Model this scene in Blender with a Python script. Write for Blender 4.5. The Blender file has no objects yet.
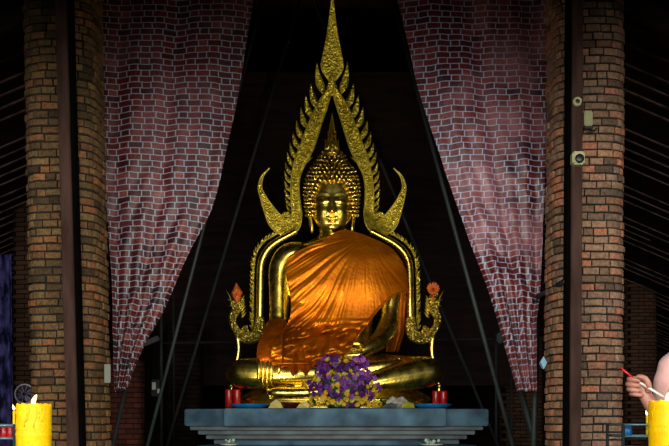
import bpy, bmesh, math, random
from mathutils import Vector, Matrix, noise
random.seed(7)
C = bpy.context.scene.collection
F = 930.0            # focal length in pixels at 669 wide
HC = 1.15            # eye height
CX, HY = 334.5, 420.0
D0 = 11.6            # statue distance
U = D0 / F
PI = math.pi

def W(x, y, Y):
    return Vector(((x - CX) * Y / F, Y, HC + (HY - y) * Y / F))
def S(x, y, d=0.0):
    return W(x, y, D0 + d * U)

# ------------------------------------------------------------------ materials
def nt_new(name):
    m = bpy.data.materials.new(name); m.use_nodes = True
    nt = m.node_tree; b = nt.nodes['Principled BSDF']
    return m, nt, b
def rgb(r, g, b):
    f = lambda c: (c/255/12.92) if c/255 <= .04045 else ((c/255+.055)/1.055)**2.4
    return (f(r), f(g), f(b), 1)
def mix_noise(nt, c1, c2, scale, detail=4, lo=.35, hi=.65, coord='Object', stretch=None):
    tc = nt.nodes.new('ShaderNodeTexCoord'); n = nt.nodes.new('ShaderNodeTexNoise')
    n.inputs['Scale'].default_value = scale; n.inputs['Detail'].default_value = detail
    src = tc.outputs[coord]
    if stretch:
        mp = nt.nodes.new('ShaderNodeMapping'); mp.inputs['Scale'].default_value = stretch
        nt.links.new(src, mp.inputs['Vector']); src = mp.outputs['Vector']
    nt.links.new(src, n.inputs['Vector'])
    r = nt.nodes.new('ShaderNodeValToRGB')
    r.color_ramp.elements[0].position = lo; r.color_ramp.elements[1].position = hi
    r.color_ramp.elements[0].color = c1; r.color_ramp.elements[1].color = c2
    nt.links.new(n.outputs['Fac'], r.inputs['Fac'])
    return r.outputs['Color'], src
def mat(name, c1, c2=None, rough=.6, metal=0, scale=8, bump=0, bscale=40, btype='noise', lo=.35, hi=.65,
        stretch=None, spec=.5, emit=None, sss=0, detail=4, bdist=.01, rough2=None):
    m, nt, b = nt_new(name)
    b.inputs['Roughness'].default_value = rough; b.inputs['Metallic'].default_value = metal
    b.inputs['Specular IOR Level'].default_value = spec
    src = None
    col, src = mix_noise(nt, c1, c2 or c1, scale, detail, lo, hi, 'Object', stretch)
    nt.links.new(col, b.inputs['Base Color'])
    if rough2 is not None:
        n2 = nt.nodes.new('ShaderNodeTexNoise'); n2.inputs['Scale'].default_value = scale*2.3
        nt.links.new(src, n2.inputs['Vector'])
        mr = nt.nodes.new('ShaderNodeMapRange'); mr.inputs['From Min'].default_value=.35; mr.inputs['From Max'].default_value=.65
        mr.inputs['To Min'].default_value = rough; mr.inputs['To Max'].default_value = rough2
        nt.links.new(n2.outputs['Fac'], mr.inputs['Value']); nt.links.new(mr.outputs['Result'], b.inputs['Roughness'])
    if bump:
        if btype == 'noise':
            t = nt.nodes.new('ShaderNodeTexNoise'); t.inputs['Detail'].default_value = 3; o = t.outputs['Fac']
        else:
            t = nt.nodes.new('ShaderNodeTexVoronoi'); o = t.outputs['Distance']
        t.inputs['Scale'].default_value = bscale
        nt.links.new(src, t.inputs['Vector'])
        bp = nt.nodes.new('ShaderNodeBump'); bp.inputs['Strength'].default_value = bump; bp.inputs['Distance'].default_value = bdist
        nt.links.new(o, bp.inputs['Height']); nt.links.new(bp.outputs['Normal'], b.inputs['Normal'])
    if emit:
        b.inputs['Emission Color'].default_value = emit[0]; b.inputs['Emission Strength'].default_value = emit[1]
    if sss:
        b.inputs['Subsurface Weight'].default_value = sss; b.inputs['Subsurface Radius'].default_value = (.05,.03,.005)
        b.inputs['Subsurface Scale'].default_value = .6
    return m
def brick_island_mat(name, cols, moss):
    m, nt, b = nt_new(name); b.inputs['Roughness'].default_value = .85; b.inputs['Specular IOR Level'].default_value = .2
    g = nt.nodes.new('ShaderNodeNewGeometry'); r = nt.nodes.new('ShaderNodeValToRGB')
    r.color_ramp.interpolation = 'LINEAR'
    els = r.color_ramp.elements
    while len(els) < len(cols): els.new(.5)
    for i, c in enumerate(cols):
        els[i].position = i/(len(cols)-1); els[i].color = c
    nt.links.new(g.outputs['Random Per Island'], r.inputs['Fac'])
    tc = nt.nodes.new('ShaderNodeTexCoord')
    n = nt.nodes.new('ShaderNodeTexNoise'); n.inputs['Scale'].default_value = 3.2; n.inputs['Detail'].default_value = 8
    nt.links.new(tc.outputs['Object'], n.inputs['Vector'])
    r2 = nt.nodes.new('ShaderNodeValToRGB'); r2.color_ramp.elements[0].position = .5; r2.color_ramp.elements[1].position = .78
    r2.color_ramp.elements[0].color = (0,0,0,1); r2.color_ramp.elements[1].color = (.6,.6,.6,1)
    nt.links.new(n.outputs['Fac'], r2.inputs['Fac'])
    mx = nt.nodes.new('ShaderNodeMix'); mx.data_type = 'RGBA'
    nt.links.new(r2.outputs['Color'], mx.inputs['Factor']); nt.links.new(r.outputs['Color'], mx.inputs['A']); mx.inputs['B'].default_value = moss
    n3 = nt.nodes.new('ShaderNodeTexNoise'); n3.inputs['Scale'].default_value = 45; n3.inputs['Detail'].default_value = 6
    nt.links.new(tc.outputs['Object'], n3.inputs['Vector'])
    hs = nt.nodes.new('ShaderNodeHueSaturation'); mr = nt.nodes.new('ShaderNodeMapRange')
    mr.inputs['From Min'].default_value=.3; mr.inputs['From Max'].default_value=.7; mr.inputs['To Min'].default_value=.6; mr.inputs['To Max'].default_value=1.35
    nt.links.new(n3.outputs['Fac'], mr.inputs['Value']); nt.links.new(mr.outputs['Result'], hs.inputs['Value'])
    nt.links.new(mx.outputs['Result'], hs.inputs['Color']); nt.links.new(hs.outputs['Color'], b.inputs['Base Color'])
    bp = nt.nodes.new('ShaderNodeBump'); bp.inputs['Strength'].default_value=.6; bp.inputs['Distance'].default_value=.006
    nt.links.new(n3.outputs['Fac'], bp.inputs['Height']); nt.links.new(bp.outputs['Normal'], b.inputs['Normal'])
    return m
def brick_tex_mat(name, c1, c2, mort, h=.065, w=.2, coord='Object'):
    m, nt, b = nt_new(name); b.inputs['Roughness'].default_value = .9; b.inputs['Specular IOR Level'].default_value = .1
    tc = nt.nodes.new('ShaderNodeTexCoord'); sp = nt.nodes.new('ShaderNodeSeparateXYZ'); cb = nt.nodes.new('ShaderNodeCombineXYZ')
    nt.links.new(tc.outputs[coord], sp.inputs[0])
    ad = nt.nodes.new('ShaderNodeMath'); ad.operation='ADD'
    nt.links.new(sp.outputs[0], ad.inputs[0]); nt.links.new(sp.outputs[1], ad.inputs[1])
    nt.links.new(ad.outputs[0], cb.inputs[0]); nt.links.new(sp.outputs[2], cb.inputs[1])
    br = nt.nodes.new('ShaderNodeTexBrick'); br.inputs['Scale'].default_value = 1
    br.inputs['Brick Width'].default_value = w; br.inputs['Row Height'].default_value = h; br.inputs['Mortar Size'].default_value = .006
    br.inputs['Color1'].default_value = c1; br.inputs['Color2'].default_value = c2; br.inputs['Mortar'].default_value = mort
    nt.links.new(cb.outputs[0], br.inputs['Vector']); nt.links.new(br.outputs['Color'], b.inputs['Base Color'])
    bp = nt.nodes.new('ShaderNodeBump'); bp.inputs['Distance'].default_value=.01; bp.invert = True
    nt.links.new(br.outputs['Fac'], bp.inputs['Height']); nt.links.new(bp.outputs['Normal'], b.inputs['Normal'])
    return m
def tarp_mat(name, tint, sheen_fade, rgh=.42, spc=.5, lo=.5):
    """printed vinyl: alternating long and short bricks drawn from the cloth's own UV in metres"""
    m, nt, b = nt_new(name)
    N = nt.nodes; L = nt.links
    def mth(op, a, bb=None, c=None):
        n = N.new('ShaderNodeMath'); n.operation = op
        for i, v in enumerate((a, bb, c)):
            if v is None: continue
            if isinstance(v, (int, float)): n.inputs[i].default_value = v
            else: L.new(v, n.inputs[i])
        return n.outputs[0]
    uv = N.new('ShaderNodeUVMap'); uv.uv_map = 'UVMap'
    nz = N.new('ShaderNodeTexNoise'); nz.inputs['Scale'].default_value = 14; nz.inputs['Detail'].default_value = 3
    L.new(uv.outputs[0], nz.inputs['Vector'])
    dis = N.new('ShaderNodeVectorMath'); dis.operation = 'MULTIPLY_ADD'
    L.new(nz.outputs['Color'], dis.inputs[0]); dis.inputs[1].default_value = (.012,.006,0); L.new(uv.outputs[0], dis.inputs[2])
    sp = N.new('ShaderNodeSeparateXYZ'); L.new(dis.outputs[0], sp.inputs[0])
    rowv = mth('DIVIDE', sp.outputs[1], .0555); row = mth('FLOOR', rowv); fv = mth('FRACT', rowv)
    par = mth('FLOORED_MODULO', row, 2)
    uu = mth('ADD', mth('DIVIDE', sp.outputs[0], .212), mth('MULTIPLY', par, .5))
    uu = mth('ADD', uu, mth('MULTIPLY', mth('SINE', mth('MULTIPLY', row, 12.9)), .09))
    k = mth('FLOOR', uu); f = mth('FRACT', uu)
    short = mth('GREATER_THAN', f, .64)
    m1 = mth('LESS_THAN', f, .045); m2 = mth('LESS_THAN', mth('ABSOLUTE', mth('SUBTRACT', f, .64)), .024)
    m3 = mth('LESS_THAN', fv, .135)
    mort = mth('MAXIMUM', mth('MAXIMUM', m1, m2), m3)
    cb = N.new('ShaderNodeCombineXYZ'); L.new(mth('ADD', mth('MULTIPLY', k, 2), short), cb.inputs[0]); L.new(row, cb.inputs[1])
    wn = N.new('ShaderNodeTexWhiteNoise'); wn.noise_dimensions='2D'; L.new(cb.outputs[0], wn.inputs['Vector'])
    r = N.new('ShaderNodeValToRGB'); els = r.color_ramp.elements
    cs = [rgb(48,26,34), rgb(78,26,28), rgb(98,34,34), rgb(84,32,30), rgb(112,46,42), rgb(66,22,34), rgb(128,68,58)]
    ps = [0,.18,.4,.55,.7,.85,1]
    while len(els) < len(cs): els.new(.5)
    for i,(c,p) in enumerate(zip(cs,ps)): els[i].position=p; els[i].color=tuple(c[j]*tint[j] for j in range(3))+(1,)
    L.new(wn.outputs['Value'], r.inputs['Fac'])
    nz2 = N.new('ShaderNodeTexNoise'); nz2.inputs['Scale'].default_value = 55; nz2.inputs['Detail'].default_value = 5
    L.new(uv.outputs[0], nz2.inputs['Vector'])
    hs = N.new('ShaderNodeHueSaturation'); mr = N.new('ShaderNodeMapRange')
    mr.inputs['From Min'].default_value=.3; mr.inputs['From Max'].default_value=.7; mr.inputs['To Min'].default_value=.4; mr.inputs['To Max'].default_value=1.75
    L.new(nz2.outputs['Fac'], mr.inputs['Value']); L.new(mr.outputs['Result'], hs.inputs['Value']); L.new(r.outputs['Color'], hs.inputs['Color'])
    mx = N.new('ShaderNodeMix'); mx.data_type='RGBA'; L.new(mort, mx.inputs['Factor']); L.new(hs.outputs['Color'], mx.inputs['A'])
    mx.inputs['B'].default_value = tuple(a*b_ for a,b_ in zip(rgb(160,178,188),tint))+(1,)
    # sky sheen and bleached stretches, painted pale into the print colour
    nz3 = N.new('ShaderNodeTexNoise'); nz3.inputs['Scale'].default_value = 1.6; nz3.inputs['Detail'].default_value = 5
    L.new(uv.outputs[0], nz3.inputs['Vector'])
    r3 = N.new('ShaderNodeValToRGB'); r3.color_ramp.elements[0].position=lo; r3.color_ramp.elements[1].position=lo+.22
    r3.color_ramp.elements[1].color=(sheen_fade,sheen_fade,sheen_fade,1)
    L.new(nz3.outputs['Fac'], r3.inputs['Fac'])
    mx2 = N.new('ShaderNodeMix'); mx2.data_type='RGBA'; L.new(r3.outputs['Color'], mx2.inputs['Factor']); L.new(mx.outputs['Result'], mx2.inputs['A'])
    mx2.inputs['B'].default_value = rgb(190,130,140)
    L.new(mx2.outputs['Result'], b.inputs['Base Color'])
    b.inputs['Roughness'].default_value = rgh; b.inputs['Specular IOR Level'].default_value = spc
    return m

GOLD = mat('polished_gold', (.74,.54,.08,1), (.95,.73,.17,1), rough=.24, rough2=.32, metal=1, scale=5, bump=.06, bscale=9, bdist=.02)
GOLDH = mat('curl_gold', (.34,.22,.04,1), (.62,.43,.10,1), rough=.24, metal=1, scale=9)
GOLDN = mat('serpent_gold', (.60,.44,.05,1), (1,.80,.18,1), rough=.28, metal=.9, scale=20, bump=.8, bscale=42, btype='voro', bdist=.03)
GOLDC = mat('carved_gold', (.60,.45,.03,1), (1,.82,.12,1), rough=.4, metal=.62, scale=18, bump=1, bscale=38, btype='voro', bdist=.05)
GOLDS = mat('carved_gold_edge', (.55,.42,.05,1), (.9,.72,.15,1), rough=.35, metal=.75, scale=18, bump=.35, bscale=50)
ROBE = mat('saffron_satin', rgb(156,78,0), rgb(182,102,4), metal=.7, rough=.42, scale=3, bump=.25, bscale=26, spec=.25, bdist=.02)
ROBED = mat('saffron_satin_lower', rgb(150,66,2), rgb(176,88,6), metal=.6, rough=.42, scale=4, bump=.25, bscale=30, spec=.25, bdist=.02)
MARBLE = mat('blue_grey_marble', rgb(30,62,84), rgb(78,114,136), spec=.25, rough=.55, scale=3.5, detail=12, lo=.38, hi=.66, bump=.05)
BRICKL = brick_island_mat('weathered_tan_brick', [rgb(60,46,34), rgb(106,80,52), rgb(128,100,64), rgb(92,68,46), rgb(120,88,56), rgb(142,92,58), rgb(74,57,40)], rgb(56,54,36))
BRICKR = brick_island_mat('weathered_rose_brick', [rgb(88,70,56), rgb(140,106,82), rgb(158,122,98), rgb(120,90,72), rgb(176,112,84), rgb(150,118,96), rgb(100,78,66)], rgb(84,72,56))
MORTAR = mat('dark_mortar', rgb(24,19,13), rgb(40,32,22), rough=.95, scale=20)
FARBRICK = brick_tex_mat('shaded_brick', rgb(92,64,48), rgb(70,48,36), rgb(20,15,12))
WALLB = brick_tex_mat('gloom_brick', rgb(46,32,25), rgb(32,23,18), rgb(12,9,8), h=.07, w=.24)  # darkness of the unlit interior put into the brick colour
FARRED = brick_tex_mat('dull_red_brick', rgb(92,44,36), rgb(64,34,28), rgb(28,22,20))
DARKWOOD = mat('dark_wood', rgb(20,12,9), rgb(40,22,15), rough=.8, scale=1.5, stretch=(1,1,9), spec=.15)
BATTEN = mat('batten_wood', rgb(48,36,32), rgb(104,80,72), rough=.8, scale=6, spec=.2)
POST = mat('brown_post', rgb(52,33,28), rgb(76,53,45), rough=.75, scale=3, stretch=(4,4,.7), bump=.2, bscale=30, spec=.12)
BLACK = mat('gap_shade_black', rgb(4,4,4), rough=1, spec=.05)
POLE = mat('grey_green_steel', rgb(27,34,35), rgb(40,49,49), rough=.6, metal=0, scale=6)
POLED = mat('dimmed_steel', rgb(20,24,24), rgb(32,36,36), rough=.8)  # darker copy of the pole steel, dimness of the back put into the colour
FLOOR = brick_tex_mat('paving', rgb(80,74,68), rgb(62,58,54), rgb(36,34,32), h=.4, w=.4)
WAX = mat('yellow_wax', rgb(255,186,0), rgb(255,200,0), rough=.5, scale=30, bump=.5, bscale=45, sss=.3, bdist=.004, spec=.25)
FLAME = mat('candle_flame', rgb(255,190,90), emit=(rgb(255,190,110), 7), rough=1)
WICK = mat('burnt_wick', rgb(20,14,10))
RED = mat('red_glass', rgb(160,14,16), rgb(190,24,24), rough=.25, scale=10)
BLUE = mat('blue_plastic', rgb(14,92,150), rgb(26,110,170), rough=.3, scale=10)
PURPLE = mat('orchid_petal', rgb(34,4,56), rgb(104,26,132), rough=.55, scale=40)
PURPLE2 = mat('orchid_petal_pale', rgb(64,16,90), rgb(150,66,168), rough=.55, scale=40)
YELL = mat('chrysanthemum_petal', rgb(196,150,10), rgb(226,190,40), rough=.6, scale=40)
YELL2 = mat('chrysanthemum_petal_cream', rgb(190,160,40), rgb(214,196,110), rough=.6, scale=40)
LEAFG = mat('green_leaf', rgb(16,60,24), rgb(30,88,40), rough=.5, scale=20)
WHITE = mat('white_paint', rgb(190,192,184), rgb(210,210,200), rough=.5)
CREAMM = mat('cream_plastic', rgb(150,146,100), rgb(170,164,118), rough=.5)
DKBOX = mat('dark_plastic', rgb(18,20,22), rough=.4)
SKIN = mat('skin', rgb(150,98,84), rgb(172,118,102), rough=.5, sss=.15, scale=20)
PINK = mat('pink_cotton', rgb(206,158,152), rgb(220,172,166), rough=.85, scale=10, bump=.2, bscale=20)
HAIR = mat('black_hair', rgb(16,12,10), rough=.5)
TROUS = mat('dark_trousers', rgb(30,32,40), rough=.8)
BLUECL = mat('violet_blue_cloth', rgb(10,10,34), rgb(64,60,112), rough=.8, scale=7, detail=8, stretch=(2,2,.9), lo=.42, hi=.62, spec=.1)
FANB = mat('violet_blade', rgb(80,66,140), rgb(104,90,160), rough=.4)
ORANGEF = mat('orange_bloom', rgb(176,70,20), rgb(214,110,40), rough=.6, scale=40)

# ------------------------------------------------------------------ mesh helpers
def obj(name, verts, faces, material, parent=None, smooth=True):
    me = bpy.data.meshes.new(name); me.from_pydata([tuple(v) for v in verts], [], faces)
    return wrap(name, me, material, parent, smooth)
def wrap(name, me, material, parent=None, smooth=True):
    bm = bmesh.new(); bm.from_mesh(me); bmesh.ops.recalc_face_normals(bm, faces=bm.faces); bm.to_mesh(me); bm.free()
    if smooth:
        me.polygons.foreach_set('use_smooth', [True]*len(me.polygons))
    if material: me.materials.append(material)
    o = bpy.data.objects.new(name, me); C.objects.link(o)
    if parent: setpar(o, parent)
    return o
def setpar(o, p):
    o.parent = p; o.matrix_parent_inverse = p.matrix_world.inverted() if p.type != 'EMPTY' else Matrix.Translation(-p.location)
def tag(o, label, cat, group=None):
    o['label'] = label; o['category'] = cat
    if group: o['group'] = group
    return o
def thing(name, label, cat, loc, group=None):
    o = bpy.data.objects.new(name, None); C.objects.link(o); o.location = loc; o.empty_display_size=.1
    return tag(o, label, cat, group)
def structure(o): o['kind'] = 'structure'; return o

class MB:
    def __init__(s): s.v=[]; s.f=[]
    def add(s, vs, fs):
        n=len(s.v); s.v += [Vector(v) for v in vs]; s.f += [tuple(i+n for i in f) for f in fs]; return s
    def box(s, c, size, rot=None, bev=0):
        c=Vector(c); hx,hy,hz=[a/2 for a in size]
        if bev:
            bm=bmesh.new(); bmesh.ops.create_cube(bm,size=1)
            for v in bm.verts: v.co=Vector((v.co.x*size[0],v.co.y*size[1],v.co.z*size[2]))
            bmesh.ops.bevel(bm,geom=list(bm.edges),offset=bev,segments=2,affect='EDGES')
            bm.verts.index_update()
            vs=[v.co.copy() for v in bm.verts]; fs=[tuple(v.index for v in f.verts) for f in bm.faces]; bm.free()
        else:
            vs=[Vector((x,y,z)) for x in(-hx,hx) for y in(-hy,hy) for z in(-hz,hz)]
            fs=[(0,1,3,2),(4,6,7,5),(0,4,5,1),(2,3,7,6),(0,2,6,4),(1,5,7,3)]
        if rot is not None: vs=[rot@v for v in vs]
        return s.add([c+v for v in vs],fs)
    def tube(s, pts, rad, seg=12, flat=1.0, up=None, caps=True, power=2.0):
        """pts world vectors; rad list or (a,b) list; up: reference for the second axis"""
        n=len(pts); vs=[]; pts=[Vector(p) for p in pts]
        ref = Vector(up) if up is not None else None
        prev=None
        for i,p in enumerate(pts):
            t=(pts[min(i+1,n-1)]-pts[max(i-1,0)]).normalized()
            if ref is not None: a=ref-t*ref.dot(t)
            else:
                if prev is None:
                    prev=Vector((0,0,1)) if abs(t.z)<.9 else Vector((0,1,0))
                a=prev-t*prev.dot(t); 
            if a.length<1e-6: a=t.orthogonal()
            a.normalize(); prev=a; b=t.cross(a)
            r=rad[i] if isinstance(rad,(list,tuple)) else rad
            ra,rb=(r if isinstance(r,(list,tuple)) else (r,r*flat))
            for k in range(seg):
                an=2*PI*k/seg; cc,ss=math.cos(an),math.sin(an)
                if power!=2: cc=math.copysign(abs(cc)**(2/power),cc); ss=math.copysign(abs(ss)**(2/power),ss)
                vs.append(p+a*ra*cc+b*rb*ss)
        fs=[(i*seg+k,i*seg+(k+1)%seg,(i+1)*seg+(k+1)%seg,(i+1)*seg+k) for i in range(n-1) for k in range(seg)]
        if caps:
            fs.append(tuple(range(seg))[::-1]); fs.append(tuple((n-1)*seg+k for k in range(seg)))
        return s.add(vs,fs)
    def sphere(s, c, r, seg=10, rings=7, rot=None):
        c=Vector(c); r=r if isinstance(r,(tuple,list)) else (r,r,r); vs=[];fs=[]
        for i in range(rings+1):
            th=PI*i/rings
            for k in range(seg):
                ph=2*PI*k/seg; v=Vector((r[0]*math.sin(th)*math.cos(ph),r[1]*math.sin(th)*math.sin(ph),r[2]*math.cos(th)))
                if rot is not None: v=rot@v
                vs.append(c+v)
        fs=[(i*seg+k,i*seg+(k+1)%seg,(i+1)*seg+(k+1)%seg,(i+1)*seg+k) for i in range(rings) for k in range(seg)]
        return s.add(vs,fs)
    def lathe(s, c, prof, seg=24):
        c=Vector(c); vs=[c+Vector((r*math.cos(2*PI*k/seg),r*math.sin(2*PI*k/seg),z)) for r,z in prof for k in range(seg)]
        n=len(prof)
        fs=[(i*seg+k,i*seg+(k+1)%seg,(i+1)*seg+(k+1)%seg,(i+1)*seg+k) for i in range(n-1) for k in range(seg)]
        fs.append(tuple(range(seg))); fs.append(tuple((n-1)*seg+k for k in range(seg)))
        return s.add(vs,fs)
    def build(s,name,material,parent=None,smooth=True,merge=True):
        me=bpy.data.meshes.new(name); me.from_pydata([tuple(v) for v in s.v],[],s.f)
        if merge:
            bm=bmesh.new(); bm.from_mesh(me); bmesh.ops.remove_doubles(bm,verts=bm.verts,dist=1e-5); bm.to_mesh(me); bm.free()
        return wrap(name,me,material,parent,smooth)
def spline(P, n):
    """Catmull-Rom resample of tuples"""
    out=[]; m=len(P)
    for i in range(m-1):
        p0=P[max(i-1,0)];p1=P[i];p2=P[i+1];p3=P[min(i+2,m-1)]
        for k in range(n):
            t=k/n
            out.append(tuple(.5*((2*b)+(-a+c)*t+(2*a-5*b+4*c-d)*t*t+(-a+3*b-3*c+d)*t**3) for a,b,c,d in zip(p0,p1,p2,p3)))
    out.append(tuple(P[-1])); return out
def lerp_tab(tab, y):
    if y<=tab[0][0]: return tab[0][1:]
    for a,b in zip(tab,tab[1:]):
        if y<=b[0]:
            t=(y-a[0])/(b[0]-a[0]); return tuple(p+(q-p)*t for p,q in zip(a[1:],b[1:]))
    return tab[-1][1:]
def smooth_tab(tab,n=8): return spline(tab,n)

# ------------------------------------------------------------------ setting
TOP = HC+4.0; EZ = 2.27
b=MB().box((0,2,-.05),(40,50,.1)); structure(b.build('floor',FLOOR,smooth=False))
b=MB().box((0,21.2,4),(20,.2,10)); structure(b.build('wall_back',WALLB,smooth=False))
b=MB().box((0,14.9,4.2),(5.8,.12,5.0)); structure(b.build('trim_1',DARKWOOD,smooth=False))   # dark timber screen behind the shrine
for i,sx in enumerate((-1,1)):
    structure(MB().box((sx*10,12,4),(.2,20,10)).build('wall_left' if sx<0 else 'wall_right',DARKWOOD,smooth=False))
# nave ceiling and front eave
structure(MB().box((0,15,8.6),(20.4,13.4,.15)).build('ceiling',DARKWOOD,smooth=False))
b=MB(); vs=[(x,Y,z+dz) for x in (-13,13) for Y,z in ((4.3,HC+EZ),(8.32,TOP+.02)) for dz in (0,.12)]
b.add(vs,[(0,1,3,2),(4,6,7,5),(0,4,5,1),(2,3,7,6),(0,2,6,4),(1,5,7,3)])
structure(b.build('ceiling_front',DARKWOOD,smooth=False))
structure(MB().box((0,8.3,TOP+2.3),(20,.15,4.4)).build('trim_2',DARKWOOD,smooth=False))
# aisle roofs: sloping planks with battens
for sx in (-1,1):
    slope=.43
    def rz(X,Y): return HC+3.55-slope*(abs(X)-2.5)
    b=MB(); x0,x1=2.3,9.9
    vs=[(sx*x,Y,rz(x,Y)+.12+dz) for x in (x0,x1) for Y in (8.4,21) for dz in (0,.05)]
    b.add(vs,[(0,1,3,2),(4,6,7,5),(0,4,5,1),(2,3,7,6),(0,2,6,4),(1,5,7,3)])
    ce=structure(b.build('ceiling_left' if sx<0 else 'ceiling_right',DARKWOOD,smooth=False))
    Y=8.7; k=0
    bt=MB()
    while Y<20.5:
        if random.random()<.86:
            xa=x0+random.uniform(0,.3); xb=x1-.05
            if random.random()<.25: xb=random.uniform(4.2,6)
            p=Vector((sx*xa,Y,rz(xa,Y)+.07)); q=Vector((sx*xb,Y,rz(xb,Y)+.07))
            d=(q-p); L=d.length; ang=math.atan2(d.z,d.x)
            bt.box((p+q)/2,(L,.026,.015),Matrix.Rotation(-ang,3,'Y'))
        Y+=.26 if k%5 else .38; k+=1
    bt.build('batten',BATTEN,ce,smooth=False)
for sx in (-1,1):
    slope=.43; b=MB(); vs=[]
    for X in (2.3,9.9):
        for Y in (8.32,8.40):
            z0=HC+3.55-slope*(X-2.5)+.06
            vs+=[(sx*X,Y,z0),(sx*X,Y,TOP+.6)]
    b.add(vs,[(0,1,3,2),(4,6,7,5),(0,4,5,1),(2,3,7,6),(0,2,6,4),(1,5,7,3)])
    structure(b.build('trim_5' if sx<0 else 'trim_6',DARKWOOD,smooth=False))
# long timber beams under the left and right eaves
for sx in (-1,1):
    q0=W(-60 if sx<0 else 729,52,7.9); q1=W(52 if sx<0 else 625,4,7.9)
    d=q1-q0; ang=math.atan2(d.z,d.x)
    o=MB().box((q0+q1)/2,(d.length,.1,.16),Matrix.Rotation(-ang,3,'Y')).build('trim_3' if sx<0 else 'trim_4',DARKWOOD,smooth=False); structure(o)

# ------------------------------------------------------------------ brick columns
def brick_column(cx_bot, Y, w, lean, material, label, ctr_depth=None, zt=TOP+.02, seed=1, cat='column'):
    rnd=random.Random(seed); a=w/2; nexp=3.4
    # perimeter samples
    N=720; per=[]
    for i in range(N+1):
        t=2*PI*i/N; c_,s_=math.cos(t),math.sin(t)
        per.append(Vector((a*math.copysign(abs(c_)**(2/nexp),c_),a*math.copysign(abs(s_)**(2/nexp),s_),0)))
    L=[0]
    for i in range(N): L.append(L[-1]+(per[i+1]-per[i]).length)
    tot=L[-1]
    import bisect
    def at(s):
        s%=tot; i=min(bisect.bisect_right(L,s)-1,N-1); t=(s-L[i])/max(L[i+1]-L[i],1e-9)
        p=per[i].lerp(per[i+1],t); d=(per[(i+3)%N]-per[(i-2)%N]).normalized(); return p,Vector((d.y,-d.x,0))
    b=MB(); h=.0655; nc=int(zt/h)
    for c in range(nc):
        s=rnd.uniform(0,.2); end=s+tot; z0=c*h; jrow=rnd.uniform(-.004,.004)
        while s<end-.05:
            bl=rnd.choice((.085,.13,.14,.16,.12)) if rnd.random()<.9 else .19
            if end-(s+bl)<.07: bl=end-s
            g=.012; off=rnd.uniform(-.011,.007)+jrow; zh=h-.0135+rnd.uniform(-.004,.003); zc=z0+h/2+rnd.uniform(-.002,.002)
            K=3; vs=[];fs=[]
            for k in range(K+1):
                ss=s+g/2+(bl-g)*k/K; p,n=at(ss); wv=.004*noise.noise(Vector((ss*3.1,z0*1.3,seed)))+.003*noise.noise(Vector((ss*9,z0*2,seed)))
                inn=.006 if k in(0,K) else 0
                pts=[p-n*.03,p+n*(off-.005),p+n*(off-inn+.001),p+n*(off-inn+.001),p+n*(off-.005),p-n*.03]
                zz=[zc-zh/2,zc-zh/2,zc-zh/2+.005,zc+zh/2-.005,zc+zh/2,zc+zh/2]
                vs+=[Vector((q.x,q.y,z+wv)) for q,z in zip(pts,zz)]
            for k in range(K):
                for j in range(5): fs.append((k*6+j,(k+1)*6+j,(k+1)*6+j+1,k*6+j+1))
            fs.append((0,1,2,3,4,5)); fs.append(tuple(K*6+j for j in (5,4,3,2,1,0)))
            b.add(vs,fs); s+=bl
    base=W(cx_bot,HY,Y); base.z=0
    def place(v): return Vector((base.x+v.x+lean*(v.z-HC),base.y+v.y,v.z))
    b.v=[place(v) for v in b.v]
    root=thing('brick_column',label,cat,base)
    b.build('brick_facing',material,root,smooth=False,merge=False)
    co=MB(); vs=[]; M=60
    for z in (0,zt):
        for i in range(M):
            p,n=at(tot*i/M); vs.append(place(p-n*.02+Vector((0,0,z))))
    fs=[(i,(i+1)%M,M+(i+1)%M,M+i) for i in range(M)]+[tuple(range(M)),tuple(range(M,2*M))]
    co.add(vs,fs).build('mortar_core',MORTAR,root)
    return root,place
YC=8.05
colL,_=brick_column(71.8,YC,.62,-.019,BRICKL,'thick olive-tan brick column on the left, beside the left brick-print curtain',seed=3)
colR,_=brick_column(583,YC,.615,.0035,BRICKR,'thick rosy brick column on the right with small devices mounted on it',seed=11)
# columns farther back
def far_column(x0,x1,Y,label,material=FARBRICK,ztop=None):
    p0,p1=W(x0,HY,Y),W(x1,HY,Y); w=p1.x-p0.x; zt=ztop or HC+3.2
    b=MB(); r=w*.18; a=w/2; vs=[];n=32
    for z in (0,zt):
        for i in range(n):
            t=2*PI*i/n; c_,s_=math.cos(t),math.sin(t)
            vs.append(Vector((p0.x+a+a*math.copysign(abs(c_)**.6,c_),Y+a+a*math.copysign(abs(s_)**.6,s_),z)))
    b.add(vs,[(i,(i+1)%n,n+(i+1)%n,n+i) for i in range(n)]+[tuple(range(n)),tuple(range(n,2*n))])
    return tag(b.build('brick_column',material),label,'column')
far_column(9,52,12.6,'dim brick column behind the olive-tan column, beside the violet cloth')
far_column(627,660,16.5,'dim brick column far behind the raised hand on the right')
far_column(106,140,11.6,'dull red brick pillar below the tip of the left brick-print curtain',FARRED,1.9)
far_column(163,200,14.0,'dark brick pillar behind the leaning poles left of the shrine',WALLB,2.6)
far_column(500,546,16.0,'dark brick pillar behind the poles right of the shrine',FARBRICK,2.6)

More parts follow.
